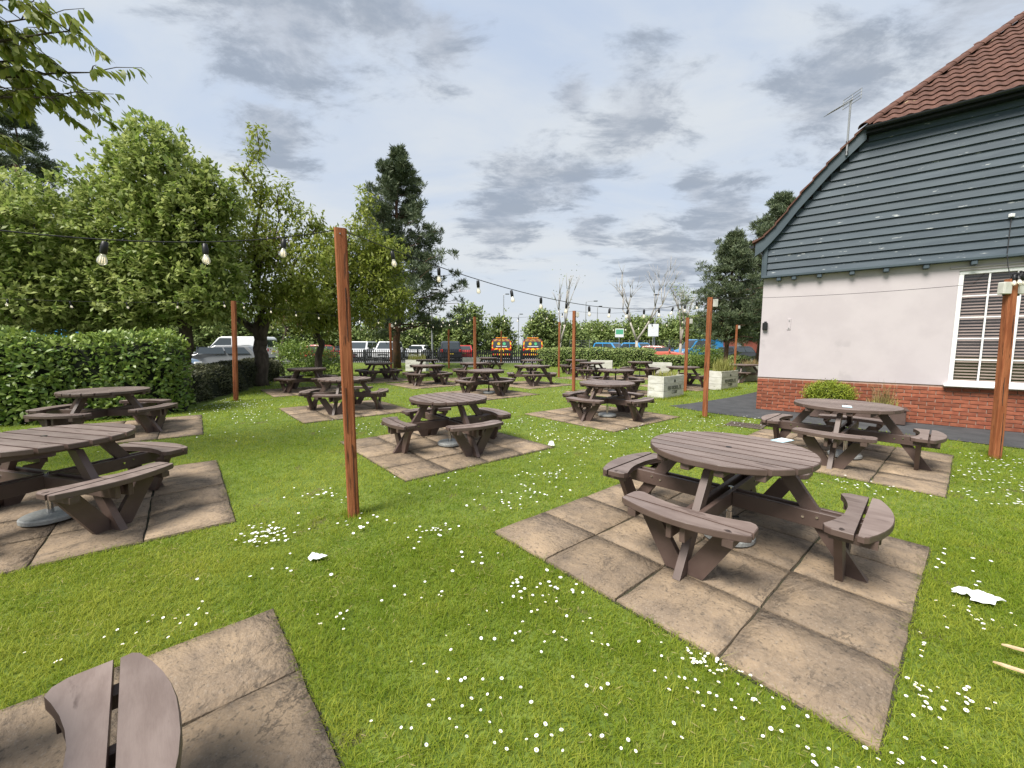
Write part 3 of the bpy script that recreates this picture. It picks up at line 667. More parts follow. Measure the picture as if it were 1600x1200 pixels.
# half hip tiles (wavy profile), local tile: x across, y up the slope
def tile_mesh():
    m = MB(); n = 8; w, l = .232, .33; vs = []; 
    for j, (yy, lift) in enumerate(((0, .030), (l, .0))):
        for i in range(n + 1):
            u = i / n; prof = .020 * math.sin(2 * math.pi * (u - .05)) + .010 * (u > .86) * (u - .86) / .14
            vs.append((u * w, yy, lift + prof))
    for i in range(n + 1): x, y, zq = vs[i]; vs.append((x, y + .006, zq - .026))
    fs = [(i, i + 1, n + 2 + i, n + 1 + i) for i in range(n)] + [(i, 2 * n + 2 + i, 2 * n + 3 + i, i + 1) for i in range(n)]
    m.add(vs, fs); return m.mesh('tile', 'roof_tile')
TILE = tile_mesh(); ha = math.atan(HT); sl = math.hypot(DEP + .22, ZR - 5.92)
row = 0; y = -.04
while y < sl - .15:
    t0 = y / sl; xl = 1.66 + (RID - 1.66) * max(0, t0) + .02; xr = BW - xl - .25; i0 = math.floor((xl - 1.3) / .222)
    x = 1.3 + i0 * .222
    while x < xr:
        if x > xl - .14:
            inst('tile', TILE, roofo, (x + random.uniform(-.003, .003), -.25 + y * math.cos(ha), 5.945 + y * math.sin(ha) + random.uniform(0, .004)), (ha + random.uniform(-.01, .01), 0, 0))
        x += .222
    y += .268; row += 1
HIP = MB()
n = 7; vs = []
for j, (l, rr) in enumerate(((0, .11), (.47, .098))):
    for i in range(n + 1): a = math.pi * i / n; vs.append((l, rr * math.cos(a), rr * .75 * math.sin(a)))
for i in range(n + 1): x_, y_, z_ = vs[i]; vs.append((x_ + .004, y_ * .82, z_ * .82))
HIP.add(vs, [(i, i + 1, n + 2 + i, n + 1 + i) for i in range(n)] + [(i, 2 * n + 2 + i, 2 * n + 3 + i, i + 1) for i in range(n)]); HIPM = HIP.mesh('hip_tile', 'roof_tile')
for sg in (0, 1):
    a = Vector((1.60, -.24, 5.95)); b = Vector((RID, DEP, ZR + .03))
    if sg: a.x, b.x = BW - a.x, BW - b.x
    d = (b - a).normalized(); nh = int((b - a).length / .42)
    side = Vector((0, 0, 1)).cross(d).normalized(); up = d.cross(side)
    rot = Matrix((d, side, up)).transposed().to_euler()
    for i in range(nh): inst('hip_tile', HIPM, roofo, a + d * .42 * i, rot)
g = MB(); prof = [(math.cos(q) * .055, math.sin(q) * .055) for q in np.linspace(math.pi, 2 * math.pi, 8)] + [(.045, 0), (-.045, 0)]
g.prism(prof, lambda u, v, w: (w, -.285 + u, 5.925 + v), 1.62, BW - 1.62); g.build('gutter', 'gutter', pub)
MB().box((BW / 2, -.17, 5.90), (BW - 3.3, .06, .13)).build('fascia', 'gutter', pub); MB().box((BW / 2, -.09, 5.84), (BW - 3.3, .20, .02)).build('soffit', 'gutter', pub)
g = MB(); g.prism(prof, lambda u, v, w: (-.27 + u, w, 3.90 + v), -.16, 12); g.build('gutter', 'gutter', pub)
# window with glazing bars, glass and a slatted blind
win = MB()
fw = .07
for x0, x1, z0, z1 in ((WX0 + .002, WX1 - .002, WZ0 + .002, WZ0 + fw), (WX0 + .002, WX1 - .002, WZ1 - fw, WZ1 - .002), (WX0 + .002, WX0 + fw, WZ0 + fw, WZ1 - fw), (WX1 - fw, WX1 - .002, WZ0 + fw, WZ1 - fw), (3.885, 3.955, WZ0 + fw, WZ1 - fw), (4.60, 4.67, WZ0 + fw, WZ1 - fw)):
    win.box(((x0 + x1) / 2, .04, (z0 + z1) / 2), (x1 - x0, .07, z1 - z0), bev=.006)
wino = win.build('window', 'upvc', pub)
MB().box(((WX0 + WX1) / 2, -.055, WZ0 - .022), (WX1 - WX0 + .12, .19, .042), bev=.008).build('sill', 'upvc', wino)
MB().box(((WX0 + WX1) / 2, -.03, WZ1 + .06), (WX1 - WX0 + .25, .03, .03), bev=.006).build('lintel_trim', 'render_paint', wino)
zr = np.linspace(WZ0 + fw, WZ1 - fw, 6)
for zq in zr[1:-1]:
    for x0, x1 in ((WX0 + fw, 3.885), (3.955, 4.60), (4.67, WX1 - fw)): MB().box(((x0 + x1) / 2, .03, zq), (x1 - x0, .022, .022)).build('glazing_bar', 'upvc', wino)
cols = [(WX0 + fw, 3.885), (3.955, 4.60), (4.67, WX1 - fw)]
for x0, x1 in cols:
    xm = (x0 + x1) / 2; MB().box((xm, .029, (WZ0 + WZ1) / 2), (.024, .023, WZ1 - WZ0 - 2 * fw)).build('glazing_bar', 'upvc', wino)
    for a, b in ((x0, xm - .012), (xm + .012, x1)):
        for i in range(5):
            pm = bpy.data.meshes.new('pane'); pm.from_pydata([(a, .045, zr[i] + .011), (b, .045, zr[i] + .011), (b, .045, zr[i + 1] - .011), (a, .045, zr[i + 1] - .011)], [], [(0, 1, 2, 3)]); pm.materials.append(MATS['window_glass']); inst('pane', pm, wino)
bl = MB(); z = WZ0 + .08
while z < WZ1 - .08:
    ry = Matrix.Rotation(.95, 3, 'X'); bl.box(((WX0 + WX1) / 2, .10, z), (WX1 - WX0 - .12, .034, .003), rot=ry); z += .058
bl.build('blind', 'blind', wino)
m = MB(); m.box(((WX0 + WX1) / 2, .9, 1.9), (WX1 - WX0 - .01, 1.2, WZ1 - WZ0 - .01)); rm = m.build('room', 'room_dark', wino)

def on_wall(s, y, z): p = W0 + DD * s - NN * y; return (p.x, p.y, z)
# aerial on the barge board
ae = empty('television_aerial', on_wall(1.36, -.17, 5.50), WANG, 'grey television aerial on a mast fixed to the bargeboard', 'aerial')
MB().tube([(0, 0, 0), (0, 0, 1.08)], .018, 8).build('mast', 'galv', ae)
m = MB(); m.tube([(.03, 0, 1.09), (-.34, -.30, .80)], .011, 6)
for i in range(9):
    t = i / 8; c = Vector((.0, 0, 1.06)).lerp(Vector((-.34, -.30, .80)), .25 + .75 * t); m.tube([c + Vector((-.10, .11, 0)) * (1.1 - .35 * t), c + Vector((.10, -.11, 0)) * (1.1 - .35 * t)], .005, 5)
m.build('boom', 'galv', ae)
m = MB()
for dz in (-.09, -.03, .03, .09):
    m.tube([(.02 - .15, .16, 1.09 + dz), (.02 + .15, -.16, 1.09 + dz)], .006, 5)
for e in (-1, 0, 1): m.tube([(.02 - .14 * e, .15 * e, 1.0), (.02 - .14 * e, .15 * e, 1.18)], .005, 5)
m.build('reflector', 'galv', ae)
m = MB(); m.box((0, .03, .06), (.05, .09, .04)); m.box((0, .03, .26), (.05, .09, .04)); m.build('bracket', 'dark_metal', ae)
wl = empty('wall_lamp', on_wall(.09, -.05, 2.01), WANG, 'small black lamp box on the pale wall near its corner', 'wall lamp')
MB().box((0, 0, 0), (.10, .11, .17), bev=.01).build('housing', 'dark_metal', wl); MB().box((0, .03, .10), (.05, .05, .03)).build('bracket', 'dark_metal', wl)
ls_ = empty('wall_bracket', on_wall(.56, -.035, 2.05), WANG, 'pale unused fixing plate on the pale wall right of the lamp', 'fixing plate')
MB().box((0, .012, 0), (.07, .02, .26), bev=.004).build('plate', 'render_paint', ls_); MB().tube([(0, -.01, .08), (0, .01, .08)], .012, 6).build('screw', 'galv', ls_); MB().tube([(0, -.01, -.09), (0, .01, -.09)], .012, 6).build('screw', 'galv', ls_)
cb = empty('drop_cable', on_wall(3.72, -.06, 0), 0, 'thin cable hanging from the boarding down to the window post', 'cable')
a = Vector(on_wall(3.72, -.06, 0)); e = Vector((T[4][0], T[4][1], T[4][2] + .03)) - a
MB().tube([(0, 0, 3.85), (.0, -.0, 3.2), tuple(Vector((0, 0, 3.15)).lerp(e, .35) - Vector((0, 0, .05))), tuple(Vector((0, 0, 3.15)).lerp(e, .7) - Vector((0, 0, .05))), tuple(e)], .006, 6).build('cable', 'cable', cb, smooth=True)
MB().box((0, -.0, 3.86), (.07, .05, .06), bev=.006).build('fitting', 'upvc', cb)

# trough with clipped yew and dry grass against the wall
tr = empty('trough_planter', on_wall(1.85, -.36, .008), WANG, 'brown plank trough planter in front of the brick base', 'planter')
MB().box((0, 0, .15), (1.5, .42, .28), bev=.01).build('box', 'plastic_wood', tr); MB().box((0, 0, .305), (1.56, .48, .035), bev=.006).build('rim', 'plastic_wood', tr)
yb = empty('yew_ball', on_wall(1.40, -.36, .30), 0, 'clipped bright green yew ball in the trough by the brick base', 'shrub')
yb_me = crown_mesh('foliage', [(0, 0, .21, .42, .36, .25)], 'yew_leaf', per_m2=1500, leaves=7, spread=.018, ln=.04, wd=.014, shell=(.86, 1.0), tone=.25); inst('foliage', yb_me, yb)
MB().lathe([(.05, -.04), (.24, .02), (.30, .14), (.29, .26), (.19, .36), (.03, .40)], 14).build('core', 'hedge_core', yb)
def blades_mesh(name, n, rad, h, lean, w, mat, ry=None):
    ry = ry or rad; P = np.stack([rng.uniform(-rad, rad, n), rng.uniform(-ry, ry, n), np.zeros(n)], 1); a = rng.uniform(0, 2 * np.pi, n)
    o = np.stack([np.cos(a), np.sin(a), 0 * a], 1); le = rng.random(n)[:, None] * lean; hh = (h * rng.uniform(.45, 1.1, n))[:, None]; sd = np.stack([-np.sin(a), np.cos(a), 0 * a], 1) * w / 2
    up = np.array([0, 0, 1.]); M1 = P + up * hh * .55 + o * le * hh * .3; TP = P + up * hh * (1 - .25 * le) + o * le * hh
    vs = np.stack([P - sd, P + sd, M1 + sd * .8, M1 - sd * .8, TP], 1).reshape(-1, 3); t = (np.array([(0, 1, 2), (0, 2, 3), (3, 2, 4)])[None] + (np.arange(n) * 5)[:, None, None]).reshape(-1, 3)
    return np_mesh(name, vs, t, mat, np.repeat(rng.random(n), 5))
dg = empty('ornamental_grass', on_wall(2.25, -.36, .30), 0, 'dry wispy ornamental grass in the trough right of the yew ball', 'plant'); inst('blades', blades_mesh('blades', 130, .13, .62, .75, .008, 'straw'), dg); inst('low_blades', blades_mesh('low_blades', 160, .18, .25, .6, .01, 'reed'), dg)

# ------------------------------------------------------------------ white planters with stencilled lettering
FONT = {'R': ['11110', '10001', '11110', '10100', '10010'], 'E': ['11111', '10000', '11110', '10000', '11111'], 'K': ['10010', '10100', '11000', '10100', '10010'], 'O': ['01110', '10001', '10001', '10001', '01110'], 'D': ['11110', '10001', '10001', '10001', '11110'],
        'L': ['10000', '10000', '10000', '10000', '11111'], 'I': ['01110', '00100', '00100', '00100', '01110'], 'G': ['01111', '10000', '10011', '10001', '01111'], 'C': ['01111', '10000', '10000', '10000', '01111']}
def lettering(text, x0, z0, w, h, y):
    m = MB(); cw = w / len(text)
    for i, ch in enumerate(text):
        for r, rowp in enumerate(FONT[ch]):
            for c, on in enumerate(rowp):
                if on == '1': xa = x0 + i * cw + c * cw / 6.2; zb = z0 + h - r * h / 5; m.box((xa + cw / 12.4, y, zb - h / 10), (cw / 6.2, .003, h / 5))
    return m
def planter(x, y, ang, label, letters, plant, L_=1.22, W_=.5, H_=.66):
    o = empty('white_planter', (x, y, 0), ang, label, 'planter', 'white wooden planters')
    n = 3; h = H_ / n
    for i in range(n):
        zc = h * (i + .5); g_ = .006
        for (cx, cy, sx, sy) in ((L_ / 2, .015, L_, .03), (L_ / 2, W_ - .015, L_, .03), (.015, W_ / 2, .03, W_ - .062), (L_ - .015, W_ / 2, .03, W_ - .062)):
            MB().box((cx, cy + random.uniform(-.002, .002), zc), (sx, sy, h - g_), bev=.004).build('plank', 'white_wood', o)
    for cx in (.05, L_ - .05):
        for cy in (.052, W_ - .052): MB().box((cx, cy, H_ / 2 - .005), (.04, .04, H_ - .02)).build('corner_batten', 'white_wood', o)
    MB().box((L_ / 2, W_ / 2, H_ - .10), (L_ - .07, W_ - .07, .06)).build('compost', 'lawn_soil', o)
    if letters:
        lettering('REKORDERLIG', L_ * .20, h * 1.18, L_ * .66, .105, -.0045).build('lettering', 'stencil_ink', o)
        lettering('CIDER', L_ * .40, h * .62, L_ * .26, .085, -.0045).build('lettering', 'stencil_ink', o)
        m = MB(); m.add([(L_ * .48, -.004, H_ - .19), (L_ * .57, -.004, H_ - .19), (L_ * .57, -.004, H_ - .165), (L_ * .535, -.004, H_ - .10), (L_ * .515, -.004, H_ - .10), (L_ * .48, -.004, H_ - .165)], [(0, 1, 2, 3, 4, 5)]); m.build('emblem', 'stencil_ink', o)
    if plant:
        p = empty('planter_grass', (x + math.cos(ang) * L_ / 2 - math.sin(ang) * W_ / 2, y + math.sin(ang) * L_ / 2 + math.cos(ang) * W_ / 2, H_ - .08), ang, plant[0], 'plant', 'plants growing in the white planters')
        inst('blades', blades_mesh('blades', plant[1], L_ * .42, plant[2], plant[3], .013, plant[4], W_ * .38), p)
planter(4.34, 11.46, R(41), 'near lettered white planter beside the path, short yellow green shoots', True, ('short yellow green shoots in the near lettered planter', 260, .26, .35, 'reed'))
planter(7.21, 13.80, R(37), 'grubby lettered white planter further along the path with bushy grass', True, ('tall bushy grass in the far lettered planter', 420, .62, .8, 'reed'))
planter(10.1, 17.3, R(20), 'plain white planter next to the pub corner with tawny grass', False, ('tawny grass in the planter next to the pub corner', 260, .45, .8, 'straw'))
planter(-6.15, 23.2, R(-8), 'white planter at the left back of the lawn with green spiky leaves', False, ('green spiky leaves in the left back planter', 260, .55, .6, 'reed'))
planter(-3.4, 27.6, R(0), 'white planter behind the post near the chevron vans', False, None)
planter(6.9, 20.6, R(-10), 'white planter behind the table with the black pole', False, None)
planter(4.55, 23.3, R(-14), 'white planter in front of the left part of the far hedge', False, None)

# ------------------------------------------------------------------ manhole, litter
mh = empty('manhole_cover', (4.55, 7.72, .0), R(-42), 'rusty rectangular drain cover in the grass by the path', 'drain cover')
MB().box((0, 0, .012), (.62, .46, .02), bev=.004).build('frame', 'iron', mh)
m = MB()
for i in range(12):
    for j in range(8): m.box((-.25 + i * .0455, -.17 + j * .0486, .026), (.03, .014, .008), rot=Matrix.Rotation(.7 if (i + j) % 2 else -.7, 3, 'Z'))
m.build('tread', 'iron', mh)
def crumple(name, pts, z, label, mat='paper', cat='litter', hgt=.03):
    """thin crushed paper: rings shrinking to the middle with sharp random folds"""
    bm = bmesh.new(); n0 = len(pts); r = random.Random(n0); fine = []
    for k in range(n0):
        a, b = pts[k], pts[(k + 1) % n0]; fine += [a, ((a[0] + b[0]) / 2 + r.uniform(-.004, .004), (a[1] + b[1]) / 2 + r.uniform(-.004, .004))]
    cx = sum(p[0] for p in pts) / n0; cy = sum(p[1] for p in pts) / n0; n = len(fine); rings = []
    for f in (1, .78, .52, .26): rings.append([bm.verts.new((cx + (p[0] - cx) * f * r.uniform(.93, 1.05), cy + (p[1] - cy) * f * r.uniform(.93, 1.05), z + (r.uniform(.0, .02) if f == 1 else r.uniform(.25, 1.25) * hgt))) for p in fine])
    c = bm.verts.new((cx, cy, z + hgt * 1.2))
    for a, b in zip(rings, rings[1:]):
        for k in range(n): j = (k + 1) % n; bm.faces.new((a[k], a[j], b[j])); bm.faces.new((a[k], b[j], b[k]))
    for k in range(n): bm.faces.new((rings[-1][k], rings[-1][(k + 1) % n], c))
    bmesh.ops.recalc_face_normals(bm, faces=bm.faces[:]); bmesh.ops.solidify(bm, geom=bm.faces[:], thickness=.0015)
    me = bpy.data.meshes.new(name); bm.to_mesh(me); bm.free(); me.materials.append(MATS[mat]); ob = bpy.data.objects.new(name, me); link(ob); return props(ob, label, cat)
crumple('paper_napkin', [(2.87 + (a - 2.87) * .68, 2.33 + (b - 2.33) * .75) for a, b in [(2.72, 2.42), (2.74, 2.36), (2.80, 2.37), (2.78, 2.31), (2.74, 2.29), (2.80, 2.25), (2.88, 2.235), (2.96, 2.27), (3.03, 2.265), (2.97, 2.32), (2.90, 2.36), (2.86, 2.40), (2.79, 2.435)]], .025, 'torn white paper napkin on the grass at the right edge')
crumple('paper_scrap', [(-1.47, 2.76), (-1.43, 2.73), (-1.39, 2.735), (-1.35, 2.75), (-1.33, 2.775), (-1.37, 2.785), (-1.41, 2.79), (-1.45, 2.785)], .02, 'small white paper scrap on the grass right of the left pads', hgt=.035)
crumple('paper_cup', [(.55, 6.0), (.60, 5.98), (.65, 6.0), (.64, 6.05), (.58, 6.06)], .03, 'crumpled white cup at the right corner of the middle paving pad', hgt=.06)
for (x, y, a, l, lab) in ((2.56, 1.87, -.5, .16, 'upper splinter of pale bare wood in the grass at bottom right'), (2.38, 1.745, -.62, .17, 'lower splinter of pale bare wood in the grass at bottom right')):
    m = MB(); m.prism([(-l / 2, -.004), (-l / 4, -.011), (l / 2, -.008), (l / 2 + .02, .004), (l / 5, .011), (-l / 3, .007)], lambda u, v, w: (u, v, w + .1 * u * u), 0, .008)
    o = m.build('wood_splinter', 'wood_chip'); o.location = (x, y, .045); o.rotation_euler = (0, .05, a); props(o, lab, 'wood splinter')
for (x, y, z, a, lab) in ((2.30, 3.36, .757, .5, 'pale blue leaflet lying on the large foreground table'), (4.44, 5.28, .757, .9, 'pale blue leaflet lying on the table nearest the brick wall')):
    o = MB().box((0, 0, 0), (.17, .10, .003)).build('leaflet', 'leaflet_blue'); o.location = (x, y, z); o.rotation_euler = (0, 0, a); props(o, lab, 'leaflet')
    MB().box((.045, 0, .0022), (.07, .09, .0012)).build('printed_panel', 'paper', o)

# ------------------------------------------------------------------ trees and hedges
def tree(name, label, trunk_mat, limbs, lobes, leaf_mat, group=None, cat='tree', **kw):
    x, y = limbs[0][0][:2]; o = empty(name, (x, y, 0), 0, label, cat, group)
    m = MB()
    for a, b, r0, r1 in limbs: limb(m, (a[0] - x, a[1] - y, a[2]), (b[0] - x, b[1] - y, b[2]), r0, r1)
    m.build('trunk', trunk_mat, o, smooth=True)
    if lobes: inst('crown', crown_mesh('crown', [(l[0] - x, l[1] - y, *l[2:]) for l in lobes], leaf_mat, **kw), o)
    return o
def auto_limbs(x, y, zf, r, lobes, base=-.1):
    Ls = [((x, y, base), (x + random.uniform(-.2, .2), y, zf), r, r * .75)]
    for l in lobes: Ls.append(((Ls[0][1][0], y, zf - random.uniform(0, .4)), (l[0], l[1], l[2] + l[5] * .3), r * .5, .02))
    return Ls
lob = [(-10.9, 12.6, 4.6, 1.5, 1.5, 1.5), (-10.3, 12.4, 6.2, 1.25, 1.25, 1.35), (-9.5, 12.3, 5.0, 1.15, 1.2, 1.3), (-11.9, 12.6, 5.2, 1.3, 1.3, 1.4), (-9.2, 12.2, 3.5, 1.0, 1.1, 1.0), (-11.6, 12.2, 3.3, 1.3, 1.2, 1.0), (-10.3, 11.9, 3.4, 1.2, 1.0, 1.0), (-10.75, 12.6, 7.2, .7, .7, .8), (-8.9, 12.5, 5.9, .6, .6, .9), (-12.4, 12.5, 3.2, 1.1, 1.1, 1.0), (-9.0, 12.0, 2.75, .9, .8, .6), (-11.2, 11.9, 2.6, 1.1, .8, .7), (-12.6, 11.9, 2.4, 1.0, .8, .7)]
tree('whitebeam_tree', 'broad pale green tree behind the laurel hedge, second from left', 'bark', [((-10.2, 12.7, -.1), (-10.3, 12.6, 2.4), .22, .16)] + auto_limbs(-10.2, 12.6, 2.2, .2, lob)[1:], lob, 'whitebeam_leaf', 'broadleaf trees along the left side', per_m2=30, leaves=10, spread=.05, ln=.165, wd=.085, shell=(.55, 1.12))
lob = [(-14.6, 11.8, 4.2, 1.7, 1.5, 1.6), (-13.4, 11.6, 4.7, 1.2, 1.2, 1.2), (-16.3, 11.8, 4.8, 1.6, 1.5, 1.7), (-13.6, 11.2, 2.8, 1.4, 1.0, 1.0), (-15.4, 11.2, 2.7, 1.5, 1.0, 1.0), (-15.2, 12, 5.7, 1.0, 1.0, .9), (-12.7, 11.6, 3.3, .9, .9, .9), (-17.5, 11.2, 3.0, 1.5, 1.0, 1.2)]
tree('whitebeam_tree', 'pale green leafy tree at the left edge behind the laurel hedge', 'bark', auto_limbs(-14.8, 12, 2.0, .2, lob), lob, 'whitebeam_leaf', 'broadleaf trees along the left side', per_m2=24, leaves=10, spread=.05, ln=.17, wd=.088, shell=(.55, 1.12))
lob = [(-9.5, 15, 5.6, 1.0, 1.0, 1.2), (-8.6, 15, 5.0, 1.1, 1.0, 1.0), (-9.2, 15, 7.2, .6, .6, 1.1), (-9.05, 15, 8.7, .28, .28, .75), (-8.2, 15, 6.6, .5, .5, .8), (-7.4, 15, 5.9, .65, .6, .6), (-8.0, 14.6, 3.9, 1.1, 1.0, .9), (-9.6, 14.6, 3.7, 1.0, 1.0, .9), (-7.0, 14.8, 4.7, .8, .8, .6), (-9.9, 15, 4.6, .8, .9, .9), (-8.6, 14.5, 3.0, .9, .8, .6), (-10.2, 14.5, 2.9, .8, .7, .5), (-7.3, 14.7, 3.5, .8, .8, .6)]
tree('cherry_tree', 'open crowned cherry tree with a leafy top shoot, behind the hedge post', 'bark', [((-9.35, 15, -.1), (-9.3, 15, 1.7), .26, .22), ((-9.3, 15, 1.5), (-10.9, 15, 3.4), .17, .06), ((-9.3, 15, 1.5), (-8.6, 15, 3.2), .18, .09), ((-9.3, 15, 1.6), (-9.35, 15, 4.6), .15, .08), ((-9.35, 15, 4.5), (-9.05, 15, 9.2), .075, .012), ((-9.3, 15, 3.6), (-8.2, 15, 7.2), .05, .012), ((-8.6, 15, 3.2), (-6.9, 15, 5.9), .06, .012), ((-8.6, 15, 3.1), (-7.2, 14.7, 4.5), .06, .012)], lob, 'cherry_leaf', 'broadleaf trees along the left side', per_m2=13, leaves=9, spread=.09, ln=.19, wd=.075, droop=.8, shell=(.25, 1.08))
lob = [(-7.4, 18, 4.6, 1.5, 1.3, 1.2), (-5.9, 18, 4.4, 1.2, 1.2, 1.1), (-6.6, 18, 5.9, 1.1, 1.0, .9), (-8.6, 18, 4.0, 1.2, 1.2, 1.2), (-6.6, 17.6, 3.1, 1.4, 1.2, .7), (-8.4, 17.6, 2.8, 1.2, 1.2, .8), (-5.3, 18, 5.6, .7, .7, .7), (-6.35, 18, 7.3, .35, .35, .9), (-5.0, 18, 3.5, .8, .8, .8), (-7.9, 18, 5.9, .8, .8, .8), (-9.8, 17.5, 3.3, 1.0, 1.0, .9)]
tree('cherry_tree', 'yellow green cherry tree spreading behind the nearest post', 'bark', [((-8.64, 18, -.1), (-8.6, 18, 2.4), .17, .13)] + [((-8.6, 18, 2.2), (l[0], l[1], l[2]), .07, .015) for l in lob], lob, 'cherry_leaf', 'broadleaf trees along the left side', per_m2=14, leaves=9, spread=.10, ln=.21, wd=.085, droop=.8, shell=(.25, 1.08))
tree('copper_plum', 'small dark red leaved tree glimpsed between the green crowns', 'bark', [((-12.6, 22, -.1), (-12.6, 22, 5), .1, .03)], [(-12.6, 22, 6.4, 1.0, .8, 1.0), (-12.0, 22, 3.4, 1.0, .8, .8)], 'copper_leaf', per_m2=8, leaves=8, spread=.2, ln=.14, wd=.09)
def pine(name, label, x, y, h, zb, wmax, n_lv=11, r=.2, skew=0., dens=1., group='pine trees', peak=.3, sz=1.):
    """irregular scots pine: branch plates of needle tufts on uneven limbs"""
    o = empty(name, (x, y, 0), 0, label, 'tree', group); m = MB(); limb(m, (0, 0, -.1), (skew, 0, h * .97), r, .03, wob=.008, segs=8)
    P, O = [], []
    for i in range(n_lv):
        t = (i + random.uniform(-.3, .3)) / (n_lv - 1); t = min(max(t, 0), 1); z = zb + (h - zb) * t
        w = wmax * (min(1, .55 + .45 * t / peak) if t < peak else ((1 - t) / (1 - peak)) ** .8) + .22
        for k in range(random.randint(6, 9)):
            a = 2 * math.pi * k / 7.5 + random.uniform(-.5, .5); l = w * random.uniform(.45, 1.15); d = Vector((math.cos(a), math.sin(a), 0))
            st = Vector((skew * z / h, 0, z - .2 * l)); en = st + d * l + Vector((0, 0, l * random.uniform(-.02, .4))); limb(m, st, en, .045 * (1.25 - t), .01, n=4, segs=3)
            for b in range(random.randint(6, 9)):
                c = st.lerp(en, random.uniform(.35, 1.05)) + Vector((random.gauss(0, .22), random.gauss(0, .22), random.gauss(.12, .32))) * (.4 + w / wmax)
                rr = random.uniform(.16, .36) * (.6 + .4 * w / wmax) * sz
                for q in range(int(15 * dens)):
                    v = Vector((random.gauss(0, 1), random.gauss(0, 1), random.gauss(0, .55))); v = v.normalized() * rr * random.uniform(.4, 1.05); v.z *= .85
                    P.append(c + v); O.append(v.normalized() * .5 + Vector((0, 0, .75)))
    for q in range(int(60 * dens)): P.append(Vector((skew + random.gauss(0, .16), random.gauss(0, .16), h - random.uniform(0, 1.0)))); O.append(Vector((0, 0, 1)))
    m.build('trunk', 'pine_bark', o, smooth=True)
    P = np.array(P); O = np.array(O); nn = 7; idx = np.repeat(np.arange(len(P)), nn); n = len(idx)
    D = unit(O[idx] + rng.normal(size=(n, 3)) * .6); vs, t_, li = leaf_cloud(P[idx] + rng.normal(size=(n, 3)) * .03, D, unit(rng.normal(size=(n, 3))), rng.uniform(.16, .30, n) * sz, np.full(n, .04 * sz), 0)
    tone = rng.random(len(P)); inst('crown', np_mesh('crown', vs, t_, 'pine_needle', np.clip(tone[idx] * .6 + rng.random(n) * .4, 0, 1)[li]), o)
pine('scots_pine', 'tall dark scots pine in the middle distance left of the vans', -7.4, 26, 13.0, 2.9, 4.6, 15, .27, skew=.35, dens=.95, peak=.10, sz=1.15)
pine('scots_pine', 'dark pine rising above the pale green tree at far left', -41, 35, 21, 6, 5.6, 12, .4, dens=.8, peak=.25, sz=1.5)
pine('scots_pine', 'taller dark pine rising behind the gable corner', 16.3, 26.5, 10.7, 2.8, 2.8, 14, .36, skew=.9, dens=1.0, peak=.5, sz=1.0)
pine('scots_pine', 'shorter open pine left of the gable corner', 12.3, 23.2, 7.4, 2.2, 2.4, 11, .13, skew=.1, dens=.7, peak=.3, sz=.85)
# overhanging cherry at the top left: trunk outside the frame, sprays reaching in
def near_cherry():
    o = empty('cherry_tree', (-8.6, 3.4, 0), 0, 'overhanging cherry branches entering at the top left corner', 'tree', 'broadleaf trees along the left side')
    m = MB(); limb(m, (0, 0, -.1), (.3, .2, 2.6), .2, .15)
    P, D, Nn = [], [], []
    ends = [((3.75, 1.35, 4.95), 1.0), ((3.8, 1.5, 4.62), 1.), ((3.65, 1.4, 4.28), 1.), ((3.2, 1.0, 5.3), 1.), ((3.55, 1.1, 5.1), 1.), ((3.4, 1.6, 4.45), 1.), ((3.1, 1.5, 4.75), .8), ((2.7, 1.2, 4.4), .8), ((2.6, .9, 3.95), .8), ((2.4, 1.3, 5.1), .8), ((3.3, .8, 5.6), .8), ((2.0, .4, 4.9), .8), ((1.2, -1.0, 4.7), .8), ((-1.2, .6, 5.2), .8), ((-.5, -1.5, 4.6), .8), ((.6, 1.8, 5.6), .8), ((2.9, 1.9, 5.5), .7), ((2.2, 1.8, 4.15), .7)]
    for e, k in ends:
        e = Vector(e); st = Vector((.3, .2, 2.6 + random.uniform(-.3, .3))); mid = st.lerp(e, .5) + Vector((random.uniform(-.2, .2), random.uniform(-.2, .2), .55)); n = 18; pts = []
        for i in range(n + 1): t = i / n; pts.append(st * (1 - t) ** 2 + mid * 2 * t * (1 - t) + e * t * t)
        m.tube(pts, [.045 * (1 - i / n) + .005 for i in range(n + 1)], 6)
        for i in range(int(n * .35), n + 1):
            p = pts[i]; d = (pts[min(i + 1, n)] - pts[max(i - 1, 0)]).normalized()
            for s_ in range(random.randint(2, 4)):
                a = random.uniform(0, 2 * math.pi); tw = p + Vector((math.cos(a) * random.uniform(.1, .55), math.sin(a) * random.uniform(.1, .55), random.uniform(-.15, .2))); m.tube([p, p.lerp(tw, .5) + Vector((0, 0, .03)), tw], [.007, .005, .003], 4)
                for q in range(random.randint(11, 17)):
                    b = p.lerp(tw, random.uniform(.25, 1.05)); P.append(b); a2 = random.uniform(0, 2 * math.pi)
                    D.append((d.x * .5 + math.cos(a2) * .5, d.y * .5 + math.sin(a2) * .5, -random.uniform(.25, 1.0))); Nn.append((random.gauss(0, .4), random.gauss(0, .4), 1))
    m.build('trunk', 'bark', o, smooth=True); n = len(P)
    vs, t, li = leaf_cloud(np.array(P), np.array(D), np.array(Nn), rng.uniform(.10, .17, n), rng.uniform(.042, .066, n), .14, True); inst('crown', np_mesh('crown', vs, t, 'cherry_leaf', rng.random(n)[li]), o)
near_cherry()
